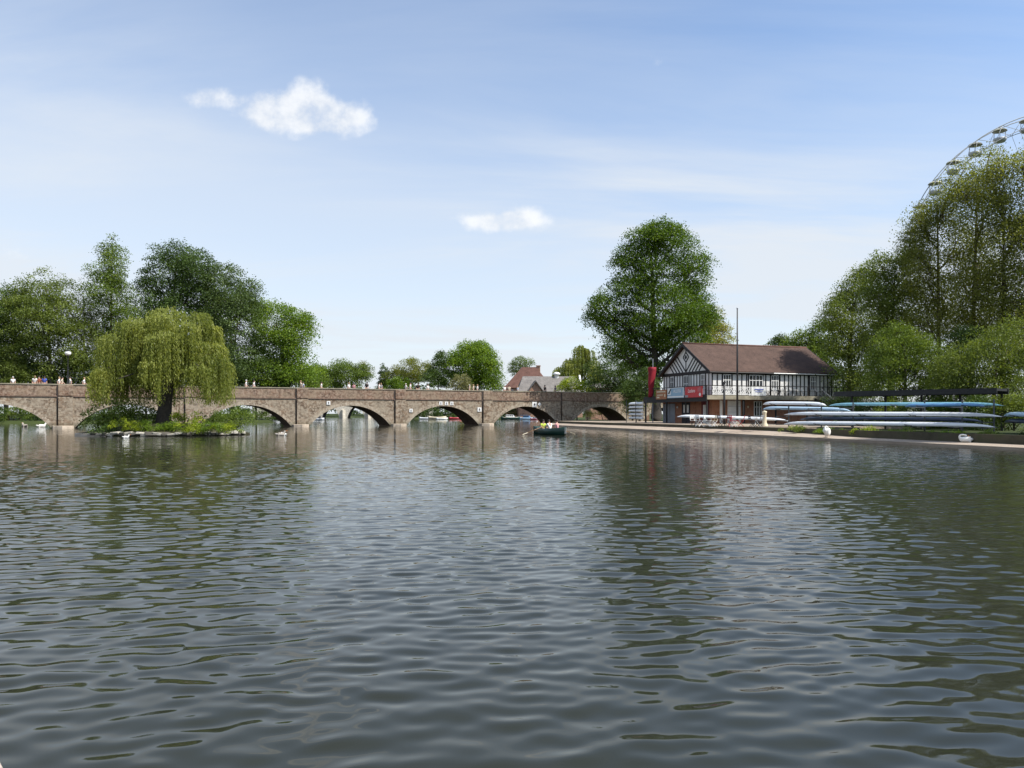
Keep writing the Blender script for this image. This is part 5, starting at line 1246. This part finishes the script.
T('lime_shrub', 'lime green shrub rising over the parapet before the slate roofs', 577, 131, [(574, 384, 14, 9), (587, 387, 10, 6), (563, 388, 8, 5)], 'leaf_lime', 3610, .28, .5, trunk_r=.15, group=GM, seed=19)
GB = 'trees behind the boat club'
T('chestnut_tree', 'huge dark green tree towering over the boat club and bridge end', 656, 110, [(648, 238, 20, 17), (674, 241, 22, 19), (660, 232, 20, 14), (630, 258, 17, 17), (694, 268, 16, 24), (658, 272, 34, 28), (628, 288, 22, 17), (602, 306, 18, 14), (622, 324, 28, 19), (694, 302, 17, 26),
   (664, 312, 38, 30), (680, 340, 30, 20), (640, 350, 28, 20), (617, 345, 16, 12), (596, 318, 11, 12), (708, 318, 7, 14), (660, 370, 26, 14)], 'leaf_big', 56000, .40, .95, 20, .5, .75, 'bark_dark', group=GB, seed=20, forks=110)
T('pale_tree', 'pale yellowish tree showing right of the huge dark one', 713, 138, [(712, 320, 13, 16), (722, 335, 12, 13), (706, 335, 14, 14)], 'leaf_pale', 4560, .42, .9, per=14, group=GB, seed=21, forks=50)
T('dark_tree', 'dark tree hanging over the right end of the bridge', 612, 128, [(608, 372, 22, 18), (630, 378, 18, 18), (598, 386, 14, 10), (620, 394, 24, 12)], 'leaf_dark', 11400, .36, .8, group=GB, seed=22)
T('dark_tree', 'deep green shrubby tree between the bridge end and the club', 640, 101, [(636, 390, 13, 16), (648, 385, 10, 18), (632, 402, 9, 10)], 'leaf_dark', 5700, .32, .6, trunk_r=.2, group=GB, seed=23)
T('dark_tree', 'small dark tree peeping over the right part of the club roof', 780, 118, [(781, 342, 10, 8), (774, 346, 8, 6), (783, 360, 16, 16)], 'leaf_blue', 4180, .36, .7, group=GB, seed=24)
T('round_tree', 'green tree over the right end of the club roof', 808, 108, [(804, 340, 15, 12), (821, 334, 14, 16), (812, 360, 22, 20), (828, 360, 16, 20)], 'leaf_mid', 9120, .38, .8, group=GB, seed=25)
GR = 'trees on the right bank'
T('broad_tree', 'leafy tree closing the right end of the boat club', 848, 82, [(834, 316, 17, 21), (855, 294, 19, 20), (845, 340, 26, 24), (872, 330, 25, 30), (858, 372, 32, 24), (842, 298, 13, 14), (868, 275, 13, 16)], 'leaf_olive', 22800, .28, .75, 18, group=GR, seed=26, forks=70, fill=.4)
T('broad_tree', 'olive tree with open crown left of the tallest right bank tree', 890, 74, [(884, 266, 19, 19), (900, 290, 25, 28), (876, 300, 20, 25), (906, 256, 16, 17), (910, 330, 26, 34), (890, 345, 26, 28)], 'leaf_olive', 20900, .26, .7, 16, group=GR, seed=27, forks=90, fill=.35)
T('tall_tree', 'tall airy tree stepping up left of the tallest, its crown before the wheel rim', 940, 70, [(944, 216, 17, 16), (919, 222, 13, 19), (911, 246, 14, 20), (922, 262, 18, 22), (950, 246, 24, 26), (926, 232, 15, 18), (938, 207, 13, 16), (952, 188, 13, 14), (964, 168, 11, 9), (935, 285, 24, 26), (928, 322, 24, 28), (950, 300, 22, 30)], 'leaf_brown', 19500, .25, .85, 16, .45, .26, group=GR, seed=28, forks=150)
T('tall_tree', 'tallest right bank tree, airy crown hiding the middle of the wheel rim', 972, 67, [(964, 192, 20, 17), (985, 176, 20, 18), (990, 153, 11, 9), (975, 222, 26, 28), (984, 262, 28, 34), (968, 288, 26, 30), (985, 326, 30, 30), (962, 330, 22, 26)], 'leaf_brown', 19500, .25, .85, 16, .45, .28, group=GR, seed=35, forks=170)
T('tall_tree', 'slim airy tree between the tallest one and the right edge', 1003, 64, [(1003, 166, 13, 13), (1000, 205, 20, 26), (1010, 240, 20, 28), (1002, 285, 22, 32), (1008, 325, 24, 30), (996, 180, 12, 14)], 'leaf_brown', 14500, .25, .85, 16, .45, .24, group=GR, seed=36, forks=150)
T('tall_tree', 'tall brownish tree at the right edge of the picture', 1038, 62, [(1020, 168, 18, 18), (1045, 190, 30, 38), (1032, 240, 32, 38), (1060, 150, 28, 28), (1022, 300, 30, 38), (1070, 230, 34, 50), (1060, 300, 40, 40), (1030, 340, 34, 30)], 'leaf_brown', 25000, .25, .85, 16, .45, .36, group=GR, seed=29, forks=170)
T('bushy_tree', 'bright olive bushy tree behind the boat shelter', 905, 61, [(905, 352, 32, 30), (888, 366, 24, 25), (926, 360, 19, 28), (900, 332, 17, 14), (905, 385, 36, 18)], 'leaf_mid', 17000, .20, .5, trunk_r=.2, group=GR, seed=30)
T('bushy_tree', 'greyish bushy tree at the right edge above the racks', 992, 55, [(985, 362, 36, 36), (1012, 350, 26, 38), (962, 372, 24, 26), (1030, 375, 26, 36), (1000, 395, 40, 24)], 'leaf_olive', 20900, .20, .5, trunk_r=.22, group=GR, seed=31)
T('dark_tree', 'dark shaded tree mass between the two bushy trees', 950, 62, [(948, 372, 22, 26), (940, 390, 26, 20), (965, 345, 18, 20)], 'leaf_dark', 8550, .24, .55, trunk_r=.2, group=GR, seed=32)
T('dark_tree', 'dark shrubby tree behind the outside stair of the club', 850, 92, [(845, 385, 20, 18), (862, 388, 18, 16), (838, 395, 14, 12)], 'leaf_dark', 6840, .24, .5, trunk_r=.18, group=GR, seed=33)
T('spreading_tree', 'unseen spreading tree beyond the right edge, shading the landing path', 1130, 38, [(1130, 180, 60, 50), (1150, 230, 80, 60), (1085, 250, 42, 40), (1130, 300, 80, 50), (1080, 300, 34, 36)], 'leaf_olive', 34000, .2, .6, 16, .45, .4, group=GR, seed=34)  # crown stays out of view; placed so its shade reaches the landing path
for k, (px, Y, top, mat, lab) in enumerate([(842, 66, 394, 'leaf_dark', 'dark hedge bush behind the left end of the shelter'), (868, 63, 396, 'leaf_dark', 'dark hedge bush behind the shelter, second from its left end'), (896, 60, 396, 'leaf_olive', 'olive hedge bush behind the middle of the shelter'), (924, 58, 395, 'leaf_dark', 'dark hedge bush behind the shelter right of the middle'),
                                       (952, 56, 396, 'leaf_mid', 'mid green hedge bush behind the right part of the shelter'), (982, 53, 394, 'leaf_dark', 'dark hedge bush behind the right end of the shelter'), (1014, 50, 392, 'leaf_olive', 'olive hedge bush at the right edge behind the last shells')]):
    shrub('hedge_bush', lab, px, Y, [(px - 9, (top + 432) / 2, 15, (432 - top) * .5), (px + 9, (top + 434) / 2, 15, (434 - top) * .48), (px, top + 10, 12, 9)], mat, 3400, .2, .4, group='hedge bushes behind the racks', seed=140 + k, base=.45)
# ivy and weeds under the racks
for k, (px, Y, w_, mat, lab) in enumerate([(798, 52.5, 20, 'leaf_olive', 'weedy green clump under the left end of the lowest shell'), (832, 50, 18, 'leaf_bright', 'bright ivy clump behind the standing swan'), (868, 47, 20, 'leaf_lime', 'yellow green ivy clump midway under the racks'), (905, 44.6, 20, 'leaf_mid', 'mid green ivy clump left of the resting swan'),
                                      (948, 42.6, 22, 'leaf_bright', 'ivy clump directly behind the resting swan'), (992, 41, 22, 'leaf_mid', 'ivy clump right of the resting swan'), (1030, 39.8, 22, 'leaf_dark', 'dark ivy clump at the right edge under the racks')]):
    yb = 414 + 1.0 * 760 / Y
    shrub('ivy_clump', lab, px, Y, [(px - 8, yb + 1, w_ * .6, 3.5), (px + 8, yb + 2, w_ * .6, 3), (px, yb, w_ * .4, 3.5)], mat, 420, .14, .22, group='ivy along the quay wall', seed=50 + k, base=.45)
# shrubs seen through the arches, on the far bank
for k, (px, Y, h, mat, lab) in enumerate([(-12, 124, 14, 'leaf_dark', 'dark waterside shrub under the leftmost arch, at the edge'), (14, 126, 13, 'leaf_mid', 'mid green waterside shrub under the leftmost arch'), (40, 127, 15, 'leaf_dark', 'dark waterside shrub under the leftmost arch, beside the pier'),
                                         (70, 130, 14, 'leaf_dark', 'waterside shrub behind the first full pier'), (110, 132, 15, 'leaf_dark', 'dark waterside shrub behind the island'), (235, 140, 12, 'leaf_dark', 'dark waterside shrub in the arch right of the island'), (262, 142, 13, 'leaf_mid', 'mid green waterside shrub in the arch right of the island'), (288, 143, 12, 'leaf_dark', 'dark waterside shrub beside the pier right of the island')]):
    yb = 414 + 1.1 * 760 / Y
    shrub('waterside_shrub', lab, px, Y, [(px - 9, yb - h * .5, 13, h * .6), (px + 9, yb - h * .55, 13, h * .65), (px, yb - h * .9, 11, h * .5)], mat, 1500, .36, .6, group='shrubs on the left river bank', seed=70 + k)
for k, (px, mat, lab) in enumerate([(416, 'leaf_dark', 'dark bank shrub at the left side of the arch with three plates'), (431, 'leaf_blue', 'blue green bank shrub behind the moored dinghies'), (446, 'leaf_dark', 'dark bank shrub behind the cream dinghies'), (462, 'leaf_brown', 'brownish bank shrub at the right side of the arch with three plates'),
                              (478, 'leaf_dark', 'dark bank shrub beyond the pier between two arches'), (496, 'leaf_dark', 'dark bank shrub left of the white cabin cruiser'), (513, 'leaf_blue', 'blue green bank shrub behind the white cabin cruiser'), (529, 'leaf_dark', 'dark bank shrub behind the bright blue cabin boat'), (543, 'leaf_dark', 'dark bank shrub right of the small red boat')]):
    shrub('bank_shrub', lab, px, 249, [(px - 4, 411, 8, 6), (px + 4, 410, 8, 7), (px, 406, 7, 6)], mat, 1300, .6, .9, group='shrubs on the far right bank', seed=120 + k, base=.5)
shrub('pale_shrub', 'pale yellow green shrub under the last arch by the path', 603, 131, [(600, 411, 9, 6), (612, 413, 8, 5), (590, 415, 7, 5)], 'leaf_lime', 1100, .26, .4, seed=90, base=.5)
shrub('pale_shrub', 'grey blossoming shrub under the last arch, left of the pale one', 587, 128, [(587, 410, 5, 5), (590, 416, 5, 4)], 'leaf_grey', 420, .24, .35, seed=91, base=.5)
# far woodland behind everything
wl = []
rw = np.random.default_rng(9)
for k in range(70):
    a = 200 + 660 * k / 70; Y = rw.uniform(345, 400); X_, _, zt_ = at(a, rw.uniform(377, 386) if a < 505 else 391, Y); wl.append((X_, Y, .5 + zt_ * .45, rw.uniform(5, 8), 5, zt_ * .55))
for k in range(16): a = 412 + 150 * k / 16; wl.append((atx(a, 262), 262 + rw.uniform(-4, 6), 2.2, 4.5, 3, 3.0))
for k in range(34):                                     # the banks go on wooded beyond both sides of the picture
    x = 100 + 190 * rw.uniform(0, 1); wl.append((-x, x * rw.uniform(1.05, 1.2), 7, 9, 7, rw.uniform(6, 11)))
    x = 62 + 160 * rw.uniform(0, 1); wl.append((x, x * rw.uniform(.85, 1.05), 6, 8, 7, rw.uniform(6, 10)))
rng = np.random.default_rng(77); P_, t_, _, _ = lobe_points(wl, 80000, 1.6, 16, .6); v_, q_, t_ = leaf_faces(P_[P_[:, 2] > .3], 1.0, t_[P_[:, 2] > .3])
tag(link('far_woodland', np_mesh('far_woodland', v_, q_, M['leaf_dark'], attrs={'tint': ('FACE', t_)})), 'far dark woodland seen through the arches', 'woodland', kind='stuff')

# ------------------------------------------------------------------ the far stone bridge
FY = 300.0; fb = empty('stone_bridge', (atx(356, FY), FY, 0), R(4), 'pale old stone bridge with pointed arches far up the river', 'bridge')
m = MB(); so_ = MB(); sp_ = 9.9; a_ = 3.5
for i in range(-3, 3):
    c = i * sp_; lo, hi = c - sp_ / 2, c + sp_ / 2; xs_ = [c - a_ + 2 * a_ * k / 12 for k in range(13)]
    def az(d): return -.2 + 5.0 * max(0, 1 - (abs(d) / a_) ** 1.7) ** .75
    m.quad((lo, 0, -1), (xs_[0], 0, -1), (xs_[0], 0, 6.2), (lo, 0, 6.2)); m.quad((xs_[-1], 0, -1), (hi, 0, -1), (hi, 0, 6.2), (xs_[-1], 0, 6.2))
    for k in range(12):
        z0, z1 = az(xs_[k] - c), az(xs_[k + 1] - c)
        m.quad((xs_[k], 0, z0), (xs_[k + 1], 0, z1), (xs_[k + 1], 0, 6.2), (xs_[k], 0, 6.2)); so_.quad((xs_[k], 0, z0), (xs_[k], 8, z0), (xs_[k + 1], 8, z1), (xs_[k + 1], 0, z1))
    m.prism([(hi - .9, .1), (hi, -1.6), (hi + .9, .1)], -1, 3.2)
m.span((-40, 0, 0), (-3.5 * sp_ - .05, 8, 6.2)); m.span((2.5 * sp_ + .05, 0, 0), (30, 8, 6.2)); m.span((-3.5 * sp_, 7.7, 5.2), (2.5 * sp_, 8, 6.2)); m.span((-3.5 * sp_, .02, 5.2), (2.5 * sp_, 7.7, 5.3))
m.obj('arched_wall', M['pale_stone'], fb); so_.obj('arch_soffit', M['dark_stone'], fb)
m = MB(); m.span((-40, -.15, 6.2), (30, .3, 6.4)); m.obj('coping', M['pale_stone'], fb)

# ------------------------------------------------------------------ houses behind the bridge
def house(name, label, px, Y, rz, L, W, ze, zr, wall, roofm, hip=0, chimneys=(), wins=(), gable=None):
    r = empty(name, (atx(px, Y), Y, .5), rz, label, 'house')
    m = MB(); m.span((-L / 2, -W / 2, -.3), (L / 2, W / 2, ze))
    if not hip:
        for x in (-L / 2 + .02, L / 2 - .22): m.extr([(-W / 2 + .02, ze), (W / 2 - .02, ze), (0, zr - .1)], lambda u, v, s, x=x: (x + .2 * s, u, v))
    m.obj('wall', M[wall], r)
    m = MB(); o = .4; h = hip
    A, B, C_, D_ = (-L / 2 - o, -W / 2 - o, ze - .1), (L / 2 + o, -W / 2 - o, ze - .1), (L / 2 + o, W / 2 + o, ze - .1), (-L / 2 - o, W / 2 + o, ze - .1); E, F = (-L / 2 - (0 if h else o) + h, 0, zr), (L / 2 + (0 if h else o) - h, 0, zr)
    m.quad(A, B, F, E); m.quad(C_, D_, E, F); m.quad(B, C_, F); m.quad(D_, A, E); m.quad(A, D_, C_, B); rf = m.obj('roof', M[roofm], r)
    for cx_, hh, mat in chimneys: m = MB(); m.box((cx_, .3, zr + hh / 2 - .8), (.9, .7, hh + 1.6)); m.box((cx_, .3, zr + hh + .1), (1.1, .9, .2)); m.obj('chimney', M[mat], rf)
    for x0, z0, w_, h_ in wins:
        m = MB(); m.span((x0, -W / 2 - .06, z0), (x0 + w_, -W / 2 + .01, z0 + h_)); f = m.obj('window', M['white_paint'], r); m = MB(); m.span((x0 + .1, -W / 2 - .08, z0 + .1), (x0 + w_ - .1, -W / 2 - .05, z0 + h_ - .1)); m.obj('pane', M['glass'], f)
    if gable:
        gx, gw, gz = gable; m = MB(); m.extr([(gx - gw / 2, ze - 1.5), (gx + gw / 2, ze - 1.5), (gx + gw / 2, ze), (gx, gz), (gx - gw / 2, ze)], lambda u, v, s: (u, -W / 2 - 1.2 + 2.5 * s, v)); m.obj('gable_wall', M['house_brick'], r)
        m = MB()
        for sg in (1, -1): m.extr([(0, gz), (gw / 2 + .4, ze - .35), (gw / 2 + .4, ze - .1), (0, gz + .25)], lambda u, v, s, sg=sg: (gx + sg * u, -W / 2 - 1.6 + 4.6 * s, v))
        m.obj('gable_roof', M[roofm], r)
    return r
house('brown_house', 'house with large brown hipped roof behind the bridge', 529, 264, R(-8), 10.2, 8, 7.2, 12.2, 'house_brick', 'far_tile', hip=3.4, wins=[(x, 5.4, 1.0, 1.3) for x in (-4.2, -1.6, 1.2, 3.4)], chimneys=[(2.2, .2, 'house_brick')])
house('slate_house', 'long slate roofed house with small dark gable and white cupola', 549, 246, R(4), 13.0, 7, 5.6, 8.9, 'house_brick', 'slate_tile', hip=1.0, gable=(-3.3, 2.8, 7.6), wins=[(x, 4.2, .9, 1.1) for x in (-5.6, .6, 2.8, 5)])
bpy.data.objects['brown_house'].scale = (1.45,) * 3; bpy.data.objects['brown_house'].location.z = .2; bpy.data.objects['slate_house'].scale = (1.55,) * 3; bpy.data.objects['slate_house'].location.z = 0
r = bpy.data.objects['slate_house']; m = MB(); m.lathe([(.5, 8.4), (.5, 9.2), (.78, 9.25), (.7, 9.55), (.35, 9.75), (0, 9.8)], (1.6, 0, 0), 12); m.obj('cupola', M['white_paint'], r, smooth=True)
m = MB(); m.extr([(-2.6, 6.5), (2.6, 6.5), (0, 9.2)], lambda u, v, s: (6.3 + .3 * s, u, v)); m.obj('white_gable', M['white_paint'], r)
house('pink_house', 'pinkish brick building with flat pale top behind the bridge end', 602, 150, R(6), 5.6, 5, 6.3, 7.2, 'house_brick', 'slate_tile', hip=1.5, wins=[(x, 4.6, .8, 1.1) for x in (-2.1, -.3, 1.4)])
house('tan_house', 'low tan building in the shade left of the club', 628, 133, R(10), 6.0, 5, 5.0, 6.3, 'house_brick', 'slate_tile', hip=1.5, wins=[(x, 3.4, .8, 1.1) for x in (-2.1, 1.2)])

# ------------------------------------------------------------------ ferris wheel behind the right bank trees
WY = 104.0; WX, _, WZ = at(1068, 266, WY); WR = 155 * WY / FP
fw = empty('ferris_wheel', (WX, WY, WZ), R(-6), 'large pale steel ferris wheel rising behind the right bank trees', 'ferris wheel'); NG = 36
for y in (-1.0, 1.0):
    m = MB(); pts = [(WR * math.cos(2 * math.pi * k / 96), y, WR * math.sin(2 * math.pi * k / 96)) for k in range(97)]; m.tube(pts, .07, 6, False)
    pts = [(WR * .925 * math.cos(2 * math.pi * k / 96), y, WR * .925 * math.sin(2 * math.pi * k / 96)) for k in range(97)]; m.tube(pts, .05, 5, False)
    for k in range(NG * 2):
        a0, a1 = 2 * math.pi * k / (NG * 2), 2 * math.pi * (k + 1) / (NG * 2); r0, r1 = (WR, WR * .925) if k % 2 else (WR * .925, WR)
        m.tube([(r0 * math.cos(a0), y, r0 * math.sin(a0)), (r1 * math.cos(a1), y, r1 * math.sin(a1))], .035, 4)
    m.obj('rim', M['pale_steel'], fw, smooth=True)
m = MB()
for k in range(NG):
    a = 2 * math.pi * k / NG
    for y in (-1, 1): m.tube([(.8 * math.cos(a), y * 1.6, .8 * math.sin(a)), (WR * .925 * math.cos(a), y, WR * .925 * math.sin(a))], .03, 4)
m.obj('spokes', M['pale_steel'], fw)
m = MB(); m.tube([(0, -2.2, 0), (0, 2.2, 0)], .8, 14); m.obj('hub', M['pale_steel'], fw)
m = MB()
for y in (-3.6, 3.6):
    for x in (-7, 7): m.tube([(0, y * .6, 0), (x, y, -WZ + .3)], .3, 8)
m.obj('support_leg', M['pale_steel'], fw)
first = None
for k in range(7, 25):                                   # the upper left gondolas
    a = 2 * math.pi * (k + .45) / NG
    if first is None:
        gd = link('gondola', None, fw); first = gd
        m = MB(); m.lathe([(.0, -2.35), (.75, -2.3), (.95, -2.0), (.95, -1.75), (.85, -1.75), (.8, -2.0), (0, -2.1)], n=14); m.obj('tub', M['pale_steel'], gd, smooth=True)
        m = MB(); m.lathe([(1.05, -.62), (.9, -.42), (.5, -.25), (0, -.18), (0, -.3), (.9, -.55), (1.05, -.62)], n=14); m.obj('gondola_canopy', M['khaki_canopy'], gd, smooth=True)
        m = MB()
        for j in range(6): an = j * math.pi / 3; m.tube([(.88 * math.cos(an), .88 * math.sin(an), -1.78), (.88 * math.cos(an), .88 * math.sin(an), -.52)], .03, 4)
        m.tube([(0, -1, 0), (0, 1, 0)], .05, 5); m.tube([(0, 0, 0), (0, 0, -.3)], .06, 5); m.obj('gondola_frame', M['pale_steel'], gd)
    else: gd = copy_tree(first, fw)
    gd.scale = (.88,) * 3; gd.location = (WR * math.cos(a), 0, WR * math.sin(a))
